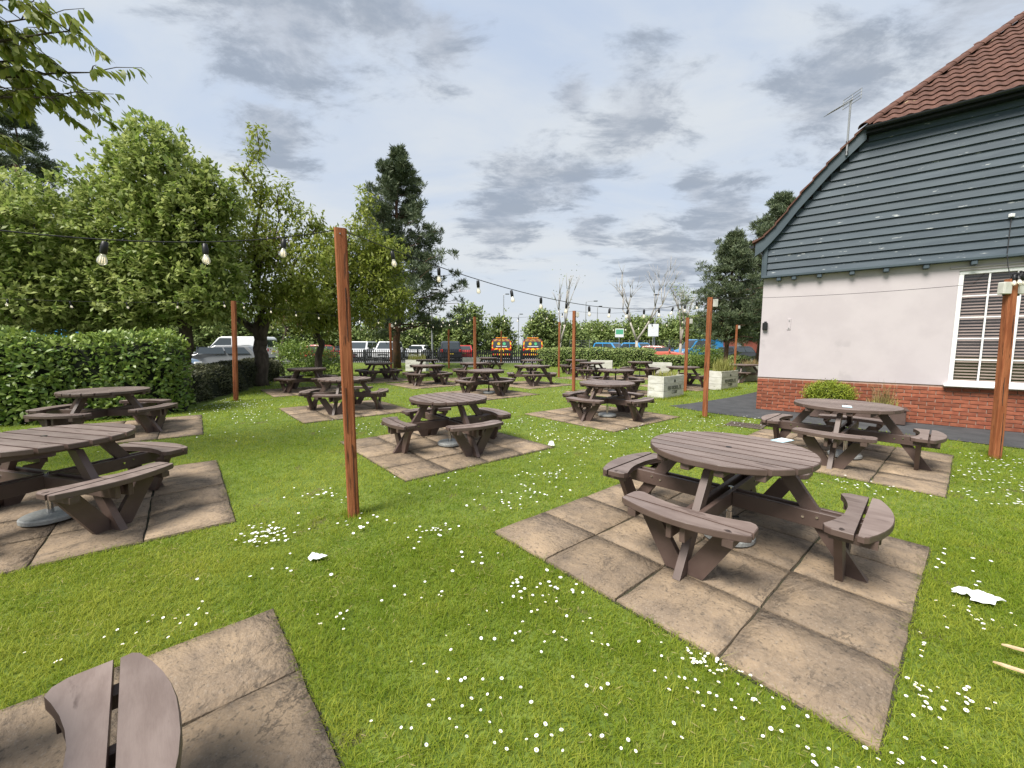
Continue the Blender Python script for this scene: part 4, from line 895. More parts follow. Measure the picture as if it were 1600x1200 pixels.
def bare_tree(name, label, x, y, h, spread, lean=0., leafy=0, seed=1):
    r = random.Random(seed); o = empty(name, (x, y, 0), 0, label, 'tree', 'bare trunks in the car park'); m = MB(); tips = []
    def grow(p, d, l, rad, depth):
        q = p + d * l; m.tube([p, p.lerp(q, .5) + Vector((r.uniform(-.04, .04), 0, r.uniform(-.03, .03))) * l, q], [rad, rad * .8, rad * .62], 5)
        if depth == 0: tips.append(q); return
        for k in range(r.choice((2, 2, 3))):
            nd_ = (d + Vector((r.uniform(-1, 1) * spread, r.uniform(-.6, .6) * spread, r.uniform(.0, .5)))).normalized(); grow(q, nd_, l * r.uniform(.68, 1.0), rad * .58, depth - 1)
        if depth > 1: tips.append(q)
    grow(Vector((0, 0, -.1)), Vector((lean, 0, 1)).normalized(), h * .235, h * .024, 5 if not leafy else 4)
    m.build('trunk', 'pale_bark', o, smooth=True)
    if leafy:
        P = np.array(tips); idx = np.repeat(np.arange(len(P)), leafy); n = len(idx); vs, t, li = leaf_cloud(P[idx] + rng.normal(size=(n, 3)) * .35, rng.normal(size=(n, 3)), rng.normal(size=(n, 3)), np.full(n, .12), np.full(n, .08)); inst('crown', np_mesh('crown', vs, t, 'far_leaf', rng.random(n)[li]), o)
bare_tree('bare_tree', 'bare pale tree just left of the boxed middle post', 4.1, 35, 7.6, .30, .02, 2, 4)
bare_tree('bare_tree', 'bare dead tree with forked limbs beside the blue cars', 10.9, 35.2, 8.6, .62, -.03, 0, 9)
bare_tree('birch_tree', 'thin sparse birch left of the shorter pine', 15.0, 36, 7.6, .32, .0, 14, 12)
def bush(name, label, lobes, mat, cat='shrub', group=None, **kw):
    x, y = lobes[0][:2]; o = empty(name, (x, y, 0), 0, label, cat, group); inst('foliage', crown_mesh('foliage', [(l[0] - x, l[1] - y, *l[2:]) for l in lobes], mat, **kw), o)
    m = MB()
    for l in lobes: limb(m, (0, 0, -.1), (l[0] - x, l[1] - y, l[2]), .06, .02, n=5)
    m.build('stem', 'bark', o, smooth=True); return o
FAR = 'distant trees beyond the car park'
for i, (x, y, z, rx, rz, lab) in enumerate([(-9.5, 46, 2.2, 3.2, 1.9, 'far green hedge tree behind the white parked cars'), (-15, 46, 2.0, 3.4, 1.7, 'far hedge tree behind the left white cars'), (-5.2, 47, 3.2, 2.2, 2.6, 'pale leafy tree behind the navy people carrier'), (-1.6, 50, 2.6, 1.6, 2.2, 'slim pale tree just left of the chevron vans'), (3.6, 48, 3.3, 1.8, 2.0, 'small open tree just right of the chevron vans'), (7.0, 52, 2.2, 2.6, 1.8, 'yellow green bushy tree behind the boxed middle post'), (12.5, 62, 2.6, 4.2, 2.1, 'far green tree behind the green sign'), (19.5, 62, 3.0, 4.2, 2.5, 'far rounded tree behind the bare dead tree'), (26, 60, 3.2, 4.2, 2.4, 'far green tree behind the white sign'), (31, 58, 3.6, 4.2, 2.8, 'far green tree left of the open pine'), (27, 44, 3.0, 2.6, 2.2, 'green tree behind the open pine trunk'), (-22, 44, 3.0, 4.2, 2.8, 'dark green tree behind the silver car'), (-30, 40, 3.4, 4.6, 3.0, 'dark green tree behind the blue van at left'), (-40, 38, 3.4, 5.0, 3.2, 'dark tree behind the laurel hedge at far left')]):
    tree('distant_tree', lab, 'bark', [((x, y, -.1), (x, y, z + .5), .14, .05)], [(x, y, z, rx, rx * .8, rz), (x - rx * .6, y, z * .75, rx * .7, rx * .6, rz * .7), (x + rx * .6, y, z * .7, rx * .7, rx * .6, rz * .65), (x + rx * .1, y, z + rz * .55, rx * .55, rx * .5, rz * .5)], 'far_leaf', FAR, per_m2=6, leaves=9, spread=.22, ln=.36, wd=.22, shell=(.5, 1.1))
bush('shrub', 'green shrub under the cherry trees by the picket fence end', [(-9.9, 19.6, .8, 1.0, .9, .8), (-9.0, 19.6, .6, .8, .7, .7), (-10.8, 19.8, .9, .8, .7, .9)], 'laurel_leaf', per_m2=26, leaves=10, spread=.13, ln=.12, wd=.06)
bush('shrub', 'rounded dark green shrub before the blue van', [(12.9, 27.5, .7, 1.0, .8, .75), (13.8, 27.6, .65, .8, .8, .7)], 'laurel_leaf', per_m2=30, leaves=9, spread=.1, ln=.13, wd=.07, shell=(.7, 1.0))
def hedge(name, label, line, width, height, mat, n, ln, wd, wav=.06, round_end=True, tone=.35):
    """hedge along a polyline: dark core plus leaves over its rounded skin"""
    line = [Vector((*p, 0)) for p in line]; o = empty(name, line[0], 0, label, 'hedge'); seg = [(line[i + 1] - line[i]).length for i in range(len(line) - 1)]; tot = sum(seg)
    def at(s):
        for i, l in enumerate(seg):
            if s <= l or i == len(seg) - 1: d = (line[i + 1] - line[i]).normalized(); return line[i] + d * s, d
            s -= l
    prof = [(-1, 0), (-1.03, .35), (-1, .7), (-.86, .9), (-.55, .99), (0, 1.0), (.55, .99), (.86, .9), (1, .7), (1.03, .35), (1, 0)]
    m = MB(); K = max(6, int(tot * 2)); vs = []
    for i in range(K + 1):
        p, d = at(tot * i / K); nrm = Vector((-d.y, d.x, 0)); e = min(1, .45 + 1.6 * min(i, K - i) / K * tot / 1.0) if round_end else 1
        for a, b in prof: q = p + nrm * (a * width / 2 * .90 * min(1, e)) + Vector((0, 0, b * height * .93 * (.75 + .25 * e))) - line[0]; vs.append(q)
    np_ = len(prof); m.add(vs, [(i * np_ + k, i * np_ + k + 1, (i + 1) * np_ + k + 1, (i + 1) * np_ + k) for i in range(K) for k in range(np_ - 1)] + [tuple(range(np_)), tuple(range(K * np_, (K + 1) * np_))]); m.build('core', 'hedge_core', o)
    P = np.zeros((n, 3)); O = np.zeros((n, 3)); pr = np.array(prof); cl = np.r_[0, np.cumsum(np.hypot(np.diff(pr[:, 0]) * width / 2, np.diff(pr[:, 1]) * height))]
    s = rng.random(n) * tot; w = rng.random(n) * cl[-1]; pa = np.interp(w, cl, pr[:, 0]); pb = np.interp(w, cl, pr[:, 1])
    for i in range(n):
        p, d = at(s[i]); nrm = Vector((-d.y, d.x, 0)); ends = min(s[i], tot - s[i]); e = min(1, .45 + 1.6 * ends) if round_end else 1
        bulge = 1 + wav * math.sin(s[i] * 2.3 + pb[i] * 4) + wav * .6 * math.sin(s[i] * 5.1 + pa[i] * 3) + random.gauss(0, .05)
        q = p + nrm * (pa[i] * width / 2 * bulge * min(1, e)) + Vector((0, 0, pb[i] * height * (1 + .4 * (bulge - 1)) * (.75 + .25 * e))) - line[0]
        if round_end and ends < .5: q += d * (random.uniform(-.1, .3) if s[i] > tot / 2 else -random.uniform(-.1, .3)) * .5
        P[i] = q; on = nrm * pa[i] * .9 + Vector((0, 0, max(0, pb[i] - .5) * 1.6)); O[i] = on
    O = unit(O); D = unit(rng.normal(size=(n, 3)) * .6 + O * .5 + np.array([0, 0, .15])); Nn = unit(O * .9 + rng.normal(size=(n, 3)) * .4 + np.array([0, 0, .35]))
    vs, t, li = leaf_cloud(P, D, Nn, ln * rng.uniform(.7, 1.25, n), wd * rng.uniform(.8, 1.2, n), .1, six=ln > .09)
    inst('foliage', np_mesh('foliage', vs, t, mat, np.clip(rng.random(n) * .75 + .5 * (pb > .9) * rng.random(n), 0, 1)[li]), o)
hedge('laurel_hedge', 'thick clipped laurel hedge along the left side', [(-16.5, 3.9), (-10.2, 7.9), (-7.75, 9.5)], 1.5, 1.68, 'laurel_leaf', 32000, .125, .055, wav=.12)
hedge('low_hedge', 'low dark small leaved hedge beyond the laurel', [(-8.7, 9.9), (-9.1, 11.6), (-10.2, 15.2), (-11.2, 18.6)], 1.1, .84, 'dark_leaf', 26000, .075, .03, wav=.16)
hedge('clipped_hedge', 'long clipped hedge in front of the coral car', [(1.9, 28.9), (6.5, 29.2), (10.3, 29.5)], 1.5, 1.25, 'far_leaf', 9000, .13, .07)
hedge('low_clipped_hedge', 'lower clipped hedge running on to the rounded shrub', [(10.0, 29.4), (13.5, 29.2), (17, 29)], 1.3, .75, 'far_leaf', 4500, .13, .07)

# ------------------------------------------------------------------ picket fence, far mesh fence
fe = empty('picket_fence', (-16.2, 32.4, 0), math.atan2(.9, 19), 'black picket fence between the lawn and the car park', 'fence')
PK = MB().prism([(-.045, .08), (.045, .08), (.045, 1.06), (0, 1.14), (-.045, 1.06)], lambda u, v, w: (u, w, v), -.011, .011).mesh('picket', 'fence_paint')
for i in range(116): inst('picket', PK, fe, (.08 + i * .165 + random.uniform(-.004, .004), -.035, random.uniform(-.012, .012)))
for z in (.32, .86): MB().box((9.6, 0, z), (19.2, .04, .09)).build('rail', 'fence_paint', fe)
for i in range(10): MB().box((.05 + i * 2.12, .05, .55), (.09, .06, 1.2)).build('fence_post', 'fence_paint', fe)
ff = empty('mesh_fence', (7, 49, 0), 0, 'tall wire mesh fence behind the blue cars', 'fence')
for i in range(9): MB().tube([(i * 2.4, 0, 0), (i * 2.4, 0, 2.2)], .035, 6).build('fence_post', 'galv', ff)
m = MB()
for i in range(97): m.tube([(i * .2, 0, .1), (i * .2, 0, 2.1)], .006, 3, cap=False)
for k in range(8): m.tube([(0, 0, .1 + k * .28), (19.2, 0, .1 + k * .28)], .006, 3, cap=False)
m.build('wire_mesh', 'galv', ff)

# ------------------------------------------------------------------ lamp posts, signs, shed
def lamp_post(x, y, h, lab, arm=0.8):
    o = empty('lamp_post', (x, y, 0), 0, lab, 'lamp post', 'car park lamp posts')
    MB().tube([(0, 0, 0), (0, 0, h * .5), (0, 0, h)], [.09, .07, .05], 8).build('column', 'galv', o); MB().tube([(0, 0, h), (arm * .4, 0, h + .12), (arm, 0, h + .15)], .03, 6).build('arm', 'galv', o)
    MB().box((arm + .25, 0, h + .15), (.6, .24, .12), bev=.03).build('lantern', 'dark_metal', o); return o
lamp_post(-1.3, 62, 9.0, 'tall thin lamp post right above the chevron vans', .3); lamp_post(11.2, 62, 8.0, 'lamp post with curved arm left of the dead tree', 1.2); lamp_post(13.8, 66, 7.6, 'second thin lamp post left of the dead tree', .2); lamp_post(1.1, 70, 6.6, 'distant lamp post just right of the tall thin one', .2); lamp_post(15.8, 45, 6.9, 'lamp post rising above the white rectangular sign', -.2)
lamp_post(-6.7, 33.9, 5.9, 'black lamp post beside the scots pine trunk', .05)
def sign(x, y, z, w, h, lab, green):
    o = empty('sign', (x, y, 0), 0, lab, 'sign', 'car park signs'); MB().tube([(0, .03, 0), (0, .03, z + h)], .035, 6).build('sign_post', 'galv', o); MB().box((0, -.02, z + h / 2), (w, .03, h), bev=.008).build('panel', 'sign_white', o)
    if green: MB().box((0, -.038, z + h * .62), (w * .86, .004, h * .55)).build('green_print', 'sign_green', o)
sign(11.9, 45, 2.4, .95, .95, 'small white and green sign on a post left of the dead tree', True); sign(15.5, 44.6, 2.5, 1.15, 1.35, 'white rectangular sign on the lamp post behind the coral car', False)
sh = empty('brick_shed', (19.6, 36, 0), R(4), 'low red shed with flat roof beside the gable corner', 'shed')
MB().box((1.5, 1.2, 1.0), (3.0, 2.4, 2.0)).build('wall', 'shed_red', sh); MB().box((1.5, 1.2, 2.06), (3.2, 2.6, .12), bev=.02).build('roof', 'dark_metal', sh); MB().box((.6, -.01, 1.6), (.5, .03, .35)).build('vent', 'galv', sh)

# ------------------------------------------------------------------ vehicles
def vehicle(x, y, rz, kind, paint, label, name='parked_car', cat='car', chevron=False, stripe=None):
    o = empty(name, (x, y, .004), rz, label, cat, 'vehicles parked beyond the garden')
    if kind == 'van': out_, belt, hw, tp, wx, wr = [(-2.4, .45), (-2.46, .8), (-2.44, 1.1), (-2.36, 1.95), (-2.2, 2.1), (.9, 2.1), (1.15, 2.0), (1.75, 1.25), (2.35, 1.05), (2.5, .8), (2.5, .4)], 1.15, .97, .14, 1.55, .34
    elif kind == 'mpv': out_, belt, hw, tp, wx, wr = [(-2.2, .4), (-2.26, .8), (-2.2, 1.05), (-2.0, 1.72), (-1.7, 1.82), (.5, 1.80), (1.2, 1.1), (2.0, .98), (2.25, .75), (2.25, .35)], 1.05, .94, .17, 1.4, .34
    else: out_, belt, hw, tp, wx, wr = [(-2.0, .34), (-2.06, .72), (-1.96, .93), (-1.55, 1.40), (-1.2, 1.48), (.0, 1.46), (.85, 1.0), (1.7, .86), (2.02, .66), (2.05, .3)], .95, .88, .20, 1.28, .31
    top = max(p[1] for p in out_)
    def yw(z): return hw * (1 - tp * max(0, (z - belt) / (top - belt))) * (1 - .05 * max(0, (.6 - z) / .3))
    bm = bmesh.new(); a = [bm.verts.new((px, -yw(pz), pz)) for px, pz in out_]; b = [bm.verts.new((px, yw(pz), pz)) for px, pz in out_]; n = len(out_)
    bm.faces.new(a[::-1]); bm.faces.new(b)
    for i in range(n): j = (i + 1) % n; bm.faces.new((a[i], a[j], b[j], b[i]))
    bmesh.ops.recalc_face_normals(bm, faces=bm.faces[:]); bmesh.ops.bevel(bm, geom=bm.edges[:], offset=.06, segments=2, affect='EDGES', profile=.6); bmesh.ops.recalc_face_normals(bm, faces=bm.faces[:])
    me = bpy.data.meshes.new('body'); bm.to_mesh(me); bm.free(); me.materials.append(MATS[paint]); body = bpy.data.objects.new('body', me); link(body, o)
    def edge(z, front):
        pts = [p for p in out_ if p[1] >= belt - .2]; pts = [p for p in pts if (p[0] > .3) == front] if front else [p for p in pts if p[0] < -1.0]
        pts.sort(key=lambda p: p[1]); return float(np.interp(z, [p[1] for p in pts], [p[0] for p in pts]))
    z0, z1 = belt + .06, top - .13
    for s in (-1, 1):
        xf0, xf1 = edge(z0, True) - .12, edge(z1, True) - .16; xb0, xb1 = edge(z0, False) + .2, edge(z1, False) + .22
        if kind == 'van': xb0 = xb1 = .2 if not chevron else -.2
        segs = [(0, .46), (.49, 1)] if kind != 'van' else [(0, 1)]
        for u0, u1 in segs:
            m = MB(); q = [(xb0 + (xf0 - xb0) * u0, z0), (xb0 + (xf0 - xb0) * u1, z0), (xb1 + (xf1 - xb1) * u1, z1), (xb1 + (xf1 - xb1) * u0, z1)]
            m.add([(px, s * (yw(pz) + .006), pz) for px, pz in q] + [(px, s * (yw(pz) - .02), pz) for px, pz in q], [(0, 1, 2, 3), (0, 4, 5, 1), (1, 5, 6, 2), (2, 6, 7, 3), (3, 7, 4, 0)]); m.build('side_window', 'car_glass', o)
        m = MB(); m.box((edge(belt, True) - .35, s * (hw + .09), belt + .1), (.12, .16, .12), bev=.03); m.build('wing_mirror', paint, o)
    for front, nm in ((True, 'windscreen'), (False, 'rear_window')):
        e = .012 if front else -.012; zz0, zz1 = z0 - (.0 if front else -.02), z1 + .03
        if kind == 'van' and not front: zz0, zz1 = 1.28, 1.84
        m = MB(); q = [(edge(zz0, front) + e, -yw(zz0) + .13, zz0), (edge(zz0, front) + e, yw(zz0) - .13, zz0), (edge(zz1, front) + e, yw(zz1) - .13, zz1), (edge(zz1, front) + e, -yw(zz1) + .13, zz1)]
        m.add(q + [(px - 3 * e, py, pz) for px, py, pz in q], [(0, 1, 2, 3), (0, 4, 5, 1), (1, 5, 6, 2), (2, 6, 7, 3), (3, 7, 4, 0)]); m.build(nm, 'car_glass', o)
        if chevron and not front:
            for k, (yy, c) in enumerate(((.26, 'plate_yellow'), (-.26, 'van_green'))): MB().prism([(math.cos(t) * .14 + yy, math.sin(t) * .14 + 1.62) for t in np.linspace(0, 2 * math.pi, 14)[:-1]], lambda u, v, w: (w, u, v), edge(1.6, False) - .035, edge(1.6, False) - .02).build('round_emblem', c, o)
            MB().box((edge(1.36, False) - .03, 0, 1.37), (.012, 1.0, .07)).build('window_print', 'sign_white', o)
    xr, xf = min(p[0] for p in out_), max(p[0] for p in out_)
    for s in (-1, 1):
        MB().box((xf - .06, s * (hw - .24), belt - .25), (.12, .32, .14), bev=.03).build('headlight', 'lamp_clear', o); MB().box((xr + .05, s * (hw - .13), belt - .08), (.12, .18, .26), bev=.03).build('tail_light', 'lamp_red', o)
        for ex in (-1, 1):
            w = empty_part('wheel', o, (ex * wx, s * (hw - .10), wr)); MB().tube([(0, -.1, 0), (0, .1, 0)], wr, 18).build('tyre', 'tyre', w); MB().tube([(0, -.108, 0), (0, .108, 0)], wr * .62, 12).build('rim', 'rim', w)
    MB().box((xr - .005, 0, .72 if kind != 'van' else .95), (.03, .5, .11)).build('number_plate', 'plate_yellow', o); MB().box((xf + .005, 0, .48), (.03, .5, .11)).build('number_plate', 'sign_white', o)
    MB().box((0, 0, .33), (xf - xr - .5, hw * 1.7, .12)).build('underside', 'tyre', o); MB().box((xf - .02, 0, .58), (.06, hw * 1.0, .16), bev=.02).build('grille', 'tyre', o)
    if chevron:
        m = MB()
        for (ya, yb, za, zb) in ((-.9, .9, .55, 1.22), (-.78, .78, 1.88, 2.02), (-.92, -.80, 1.22, 1.88), (.80, .92, 1.22, 1.88)):
            xm = edge((za + zb) / 2, False); q = [(edge(za, False) - .012, ya, za), (edge(za, False) - .012, yb, za), (edge(zb, False) - .012, yb * (1 if zb < 1.5 else .97), zb), (edge(zb, False) - .012, ya * (1 if zb < 1.5 else .97), zb)]
            m.add(q + [(px + .03, py, pz) for px, py, pz in q], [(0, 1, 2, 3), (0, 4, 5, 1), (1, 5, 6, 2), (2, 6, 7, 3), (3, 7, 4, 0)])
        m.build('chevron_panel', 'chevron', o)
        MB().box((-1.9, 0, 2.16), (.3, 1.1, .1), bev=.03).build('light_bar', 'lamp_amber', o)
    if stripe: MB().box((.0, -hw - .008, 1.35), (1.0, .012, .42)).build('side_graphic', stripe, o)
    return o
def empty_part(name, parent, loc):
    o = bpy.data.objects.new(name, None); o.empty_display_size = .1; link(o, parent); o.location = loc; return o
PI = math.pi
vehicle(-1.0, 40.4, PI / 2, 'van', 'car_black', 'left van with red and yellow chevrons on its back doors', 'parked_van', 'van', True)
vehicle(1.95, 40.4, PI / 2, 'van', 'car_black', 'right van with red and yellow chevrons on its back doors', 'parked_van', 'van', True)
vehicle(-6.0, 38.2, PI / 2 + .25, 'mpv', 'car_navy', 'dark navy people carrier behind the picket fence')
vehicle(-4.75, 40.6, PI / 2 + .05, 'hatch', 'car_red', 'red car with lit looking tail lights beside the navy people carrier')
vehicle(-11.8, 38.6, -PI / 2 + .05, 'mpv', 'car_white', 'white car facing the fence left of the scots pine trunk')
vehicle(-14.6, 39.2, -PI / 2, 'mpv', 'car_white', 'white car mostly hidden behind the nearest post')
vehicle(-9.9, 42.6, -PI / 2 - .05, 'hatch', 'car_white', 'small white hatchback right of the scots pine trunk')
vehicle(-16.4, 36.0, 0.1, 'hatch', 'car_red', 'red car glimpsed low behind the left end of the picket fence')
vehicle(-16.2, 22.4, PI + .3, 'hatch', 'car_silver', 'silver car behind the low dark hedge and cherry trunk')
vehicle(-15.6, 17.2, -.25, 'hatch', 'car_steel', 'dark blue car bonnet showing above the end of the laurel hedge')
vehicle(-21.5, 32.0, PI + .1, 'van', 'car_white', 'white van behind the silver car', 'parked_van', 'van')
vehicle(-17.8, 16.9, .15, 'van', 'car_blue', 'bright blue van roof showing over the laurel hedge', 'parked_van', 'van')
vehicle(11.6, 47.0, -.9, 'mpv', 'car_blue', 'blue people carrier furthest back left of the dead tree')
vehicle(15.2, 41.5, -.35, 'hatch', 'car_white', 'white hatchback behind the coral car')
vehicle(14.3, 45.4, -1.1, 'mpv', 'car_blue', 'blue people carrier behind the white hatchback')
vehicle(13.2, 35.6, -.55, 'hatch', 'car_coral', 'coral red hatchback behind the clipped hedge')
vehicle(17.9, 38.0, PI + .15, 'van', 'car_blue', 'blue and green panelled van behind the rounded shrub', 'parked_van', 'van', stripe='van_green')
vehicle(17.0, 46.5, .1, 'hatch', 'car_red', 'far red car between the white hatchback and the blue and green van')
vehicle(18.3, 33.6, PI + .5, 'hatch', 'car_black', 'black car beside the red shed')

# ------------------------------------------------------------------ lawn grass and daisies
def in_pads(x, y, grow=0.):
    m = np.zeros(len(x), bool)
    for (px, py, th) in PADS:
        dx, dy = x - px, y - py; u = dx * math.cos(th) + dy * math.sin(th); v = -dx * math.sin(th) + dy * math.cos(th)
        m |= (u > -grow) & (u < 2.4 + grow) & (v > -grow) & (v < 2.4 + grow)
    return m
def in_poly(x, y, poly):
    m = np.zeros(len(x), bool); n = len(poly)
    for i in range(n):
        (x0, y0), (x1, y1) = poly[i], poly[(i + 1) % n]; c = ((y0 > y) != (y1 > y)) & (x < (x1 - x0) * (y - y0) / (y1 - y0 + 1e-12) + x0); m ^= c
    return m
LEFT = [(-16.5, 3.2), (-7.4, 9.0), (-8.2, 11.6), (-9.5, 15.2), (-10.6, 18.6), (-15.5, 32), (-90, 32), (-90, 3)]
def vnoise(x, y, s, seed):
    r = np.random.default_rng(seed); g = r.random((64, 64)); u, v = (x * s) % 63, (y * s) % 63; i, j = u.astype(int), v.astype(int); a, b = u - i, v - j; a = a * a * (3 - 2 * a); b = b * b * (3 - 2 * b)
    return g[i, j] * (1 - a) * (1 - b) + g[(i + 1) % 64, j] * a * (1 - b) + g[i, (j + 1) % 64] * (1 - a) * b + g[(i + 1) % 64, (j + 1) % 64] * a * b
def scatter(n, y0, y1, k=1.34, extra=.6):
    y = np.sqrt(rng.uniform(y0 ** 2, y1 ** 2, n)); x = rng.uniform(-1, 1, n) * (k * y + extra)
    ok = ~(in_pads(x, y, -.006) & (in_pads(x, y, -.035) | (vnoise(x + 31, y + 31, 6.1, 21) < .55) | (rng.random(len(x)) < .6))) & ~in_poly(x, y, PATH) & ~in_poly(x, y, LEFT); return x[ok], y[ok]
VS, TS, RS = [], [], []; base_ = 0
for n, y0, y1, h, w, segs in ((400000, .75, 3.2, .023, .0030, 2), (330000, 3.2, 6.5, .027, .0052, 1), (240000, 6.5, 13, .033, .011, 1), (130000, 13, 30, .045, .028, 1)):
    x, y = scatter(n, y0 * .82 if y0 > 1 else y0, y1 * 1.18)
    kp = rng.random(len(x)) < np.clip((y - y0 * .82) / (y0 * .36) if y0 > 1 else 1., 0, 1) * np.clip((y1 * 1.18 - y) / (y1 * .36), 0, 1); x, y = x[kp], y[kp]; n = len(x)
    hh = h * rng.uniform(.35, 1.25, n) * (.55 + .5 * vnoise(x + 40, y + 40, 1.7, 3) + .6 * vnoise(x + 40, y + 40, 9.1, 4)) * np.where(rng.random(n) < .03, 1.8, 1); a = rng.uniform(0, 2 * np.pi, n); le = rng.uniform(.1, 2.4, n)
    P = np.stack([x, y, np.full(n, -.004)], 1); o_ = np.stack([np.cos(a), np.sin(a), 0 * a], 1); s_ = np.stack([-np.sin(a), np.cos(a), 0 * a], 1) * (w * rng.uniform(.7, 1.3, n) / 2)[:, None]; up = np.array([0, 0, 1.])
    tip = P + up * hh[:, None] + o_ * (hh * le)[:, None]; tone = np.clip(.6 * vnoise(x + 50, y + 50, .9, 5) + .45 * vnoise(x + 50, y + 50, 5.3, 6) + rng.normal(0, .28, n) - .05, 0, 1)
    if segs == 2:
        mid = P + up * (hh * .6)[:, None] + o_ * (hh * le * .3)[:, None]; v = np.stack([P - s_, P + s_, mid + s_ * .8, mid - s_ * .8, tip], 1).reshape(-1, 3); t = np.array([(0, 1, 2), (0, 2, 3), (3, 2, 4)]); k = 5
    else: v = np.stack([P - s_, P + s_, tip], 1).reshape(-1, 3); t = np.array([(0, 1, 2)]); k = 3
    VS.append(v); TS.append((t[None] + (np.arange(n) * k)[:, None, None]).reshape(-1, 3) + base_); RS.append(np.repeat(tone, k)); base_ += len(v)
for (px, py, rad, cnt, hh0) in [(p[0], p[1], .13, 260, .07) for p in POSTS] + [(4.34 + .755 * q, 11.46 + .656 * q, .12, 130, .09) for q in np.linspace(0, 1.22, 6)] + [(4.34 - .656 * q, 11.46 + .755 * q, .1, 110, .09) for q in (.1, .3, .5)] + [(7.21 + .80 * q, 13.8 + .60 * q, .12, 130, .10) for q in np.linspace(0, 1.22, 6)]:
    a = rng.uniform(0, 2 * np.pi, cnt); rr = rad * rng.uniform(.25, 1.2, cnt); x, y = px + np.cos(a) * rr, py + np.sin(a) * rr; b = rng.uniform(0, 2 * np.pi, cnt); hh = hh0 * rng.uniform(.4, 1.1, cnt); wv = .005 if py < 7 else .010
    P = np.stack([x, y, np.zeros(cnt)], 1); o_ = np.stack([np.cos(b), np.sin(b), 0 * b], 1); s_ = np.stack([-np.sin(b), np.cos(b), 0 * b], 1) * wv / 2; tip = P + np.array([0, 0, 1.]) * hh[:, None] + o_ * (hh * rng.uniform(.1, .9, cnt))[:, None]
    v = np.stack([P - s_, P + s_, tip], 1).reshape(-1, 3); VS.append(v); TS.append(np.arange(len(v)).reshape(-1, 3) + base_); RS.append(np.repeat(rng.uniform(0, .6, cnt), 3)); base_ += len(v)
lg = bpy.data.objects.new('lawn_grass', np_mesh('lawn_grass', np.concatenate(VS), np.concatenate(TS), 'grass', np.concatenate(RS))); link(lg); props(lg, 'short mown green grass covering the lawn', 'grass', kind='stuff')
n = 26000; x, y = scatter(n, .75, 8); k = (vnoise(x + 20, y + 20, 1.1, 9) + .35 * vnoise(x + 20, y + 20, 5.7, 10)) > .78; x, y = x[k], y[k]; n = len(x); a = rng.uniform(0, 2 * np.pi, n)
P = np.stack([x, y, rng.uniform(.004, .03, n)], 1); vs, t, li = leaf_cloud(P, np.stack([np.cos(a), np.sin(a), rng.uniform(-.2, .25, n)], 1), np.tile([0, 0, 1.], (n, 1)), rng.uniform(.02, .055, n), rng.uniform(.0025, .005, n), 0)
lg = bpy.data.objects.new('dry_grass_clippings', np_mesh('dry_grass_clippings', vs, t, 'dry_grass', rng.random(n)[li])); link(lg); props(lg, 'straw coloured clippings scattered in the lawn', 'grass', kind='stuff')
def daisy_geo(c, r, tilt, n=9):
    m = []; c = np.array(c); t = np.array(tilt); nrm = unit(np.array([t[0], t[1], 1.])); ax = unit(np.cross(nrm, [0, 1, 0])); ay = np.cross(nrm, ax)
    return c, ax, ay, nrm
DM = MB()
for k in range(11):
    a = 2 * math.pi * k / 11; d = Vector((math.cos(a), math.sin(a), 0)); s = Vector((-d.y, d.x, 0)); DM.add([d * .003 + s * .0015, d * .003 - s * .0015, d * .0105 - s * .0028 + Vector((0, 0, .0022)), d * .0125 + Vector((0, 0, .0028)), d * .0105 + s * .0028 + Vector((0, 0, .0022))], [(0, 1, 2, 3, 4)], 'daisy_petal')
DM.lathe([(.0045, 0), (.0042, .002), (.002, .0034)], 8, (0, 0, .0005), 'daisy_eye'); DM.tube([(0, 0, 0), (.002, 0, -.03)], .0009, 4, 'reed')
DAISY = DM.mesh('daisy')
# clusters: centre x, y, spread, count
CL = [(.99, 1.80, .10, 34), (.80, 1.66, .05, 6), (1.05, 1.55, .10, 12), (1.45, 1.33, .09, 14), (1.2, 1.30, .08, 10), (1.85, 1.60, .10, 20), (2.05, 1.95, .12, 14), (.12, 2.35, .16, 22), (-.1, 2.05, .14, 7), (.35, 1.95, .12, 8), (-.35, 1.75, .14, 6), (-.28, 1.50, .14, 8), (.05, 1.55, .2, 9), (.4, 1.45, .2, 8), (-.05, 1.25, .2, 8), (-1.05, 2.10, .08, 5), (-1.9, 2.05, .14, 10), (-2.0, 3.15, .12, 30), (-1.9, 3.0, .08, 12), (-.55, 3.15, .12, 14), (-.35, 2.75, .15, 6), (-1.3, 3.3, .15, 10), (-.2, 3.7, .2, 10), (.2, 4.0, .2, 16), (.45, 4.6, .2, 20), (-1.9, 4.0, .2, 12), (2.9, 1.95, .25, 10), (2.65, 2.15, .15, 8), (3.2, 2.6, .3, 10), (-.6, 2.3, .2, 6), (-2.2, 1.75, .2, 6), (-1.5, 2.5, .25, 5)]
xs, ys = [], []
for cx, cy, sp, n in CL:
    n = int(n * 1.5); xs.append(rng.normal(cx, sp, n)); ys.append(rng.normal(cy, sp * .6, n))
x = np.concatenate(xs); y = np.concatenate(ys); ok = ~in_pads(x, y, .02) & ~in_poly(x, y, PATH); x, y = x[ok], y[ok]; order = np.argsort(y)[:290]
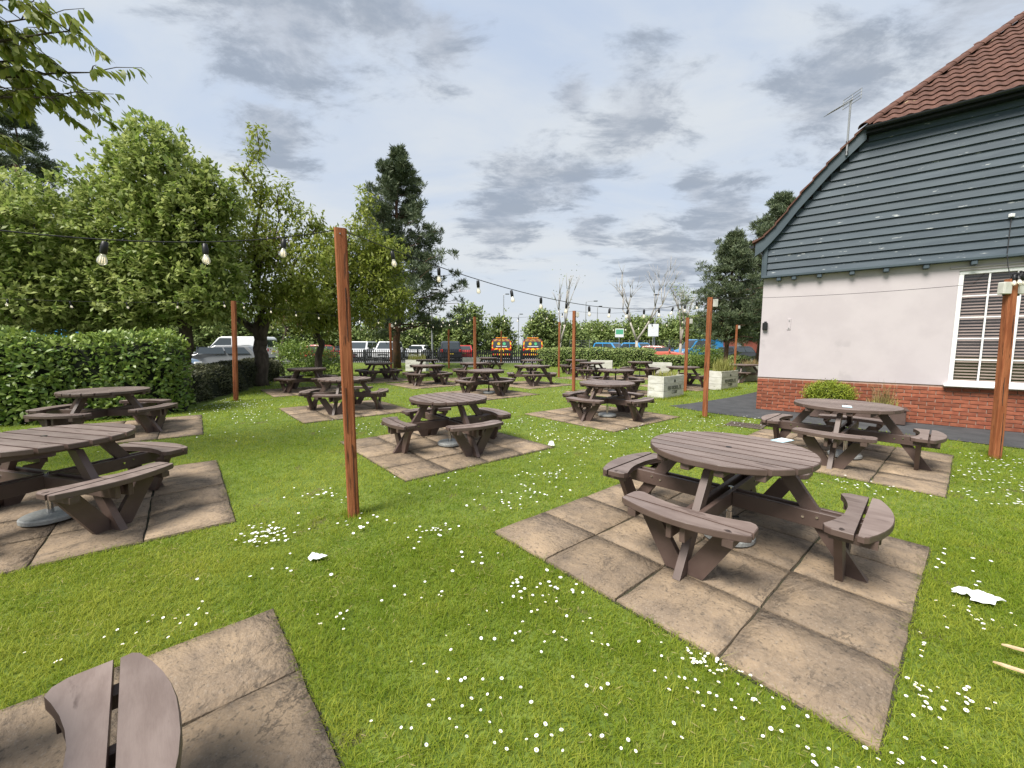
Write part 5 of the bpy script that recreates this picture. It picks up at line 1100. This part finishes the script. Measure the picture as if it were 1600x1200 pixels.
for i in order:
    s = random.uniform(.42, .75); o = inst('daisy', DAISY, None, (x[i], y[i], .030 + random.uniform(0, .012)), (random.uniform(-.45, .2), random.uniform(-.3, .3), random.uniform(0, 6)), (s, s, s)); props(o, 'small white daisy with a yellow eye in the near lawn', 'daisy', 'daisies in the near lawn')
far = [(x[i], y[i]) for i in np.argsort(y)[290:]]
n = 5200; fx, fy = scatter(n, 3.4, 24); k = (vnoise(fx + 30, fy + 30, .75, 12) + .45 * vnoise(fx + 30, fy + 30, 2.9, 14)) > .80; fx, fy = list(fx[k]), list(fy[k])
for cx, cy, sp, n in ((-6.6, 9.6, .7, 150), (-7.4, 10.4, .5, 120), (-5.6, 8.2, .5, 50), (4.4, 8.0, .5, 80), (2.9, 6.8, .5, 120), (1.0, 6.4, .5, 90), (.4, 7.6, .7, 90), (5.6, 4.6, .35, 60), (6.5, 5.2, .3, 50), (5.1, 3.9, .3, 40), (3.9, 4.3, .25, 26), (5.2, 10.6, .5, 50), (-2.6, 7.4, .6, 70), (3.5, 6.0, .4, 60)):
    fx += list(rng.normal(cx, sp, n)); fy += list(rng.normal(cy, sp * .7, n))
fx += [p[0] for p in far]; fy += [p[1] for p in far]; fx, fy = np.array(fx), np.array(fy); ok = ~in_pads(fx, fy, .02) & ~in_poly(fx, fy, PATH) & ~in_poly(fx, fy, LEFT); fx, fy = fx[ok], fy[ok]; n = len(fx)
r_ = rng.uniform(.008, .013, n); a = rng.uniform(0, 6, n); c = np.stack([fx, fy, rng.uniform(.028, .045, n)], 1); K = 7; ang = np.arange(K) * 2 * np.pi / K
ring = c[:, None] + np.stack([np.cos(ang)[None] * r_[:, None], np.sin(ang)[None] * r_[:, None], rng.uniform(-.3, .3, (n, 1)) * np.cos(ang + 1)[None] * r_[:, None] + .004], 2)
vs = np.concatenate([c[:, None], ring], 1).reshape(-1, 3); t = np.array([(0, 1 + k, 1 + (k + 1) % K) for k in range(K)]); tr_ = (t[None] + (np.arange(n) * (K + 1))[:, None, None]).reshape(-1, 3)
dz = bpy.data.objects.new('daisy_patches', np_mesh('daisy_patches', vs, tr_, 'daisy_petal')); link(dz); props(dz, 'white daisies dotted through the further lawn', 'daisies', kind='stuff')
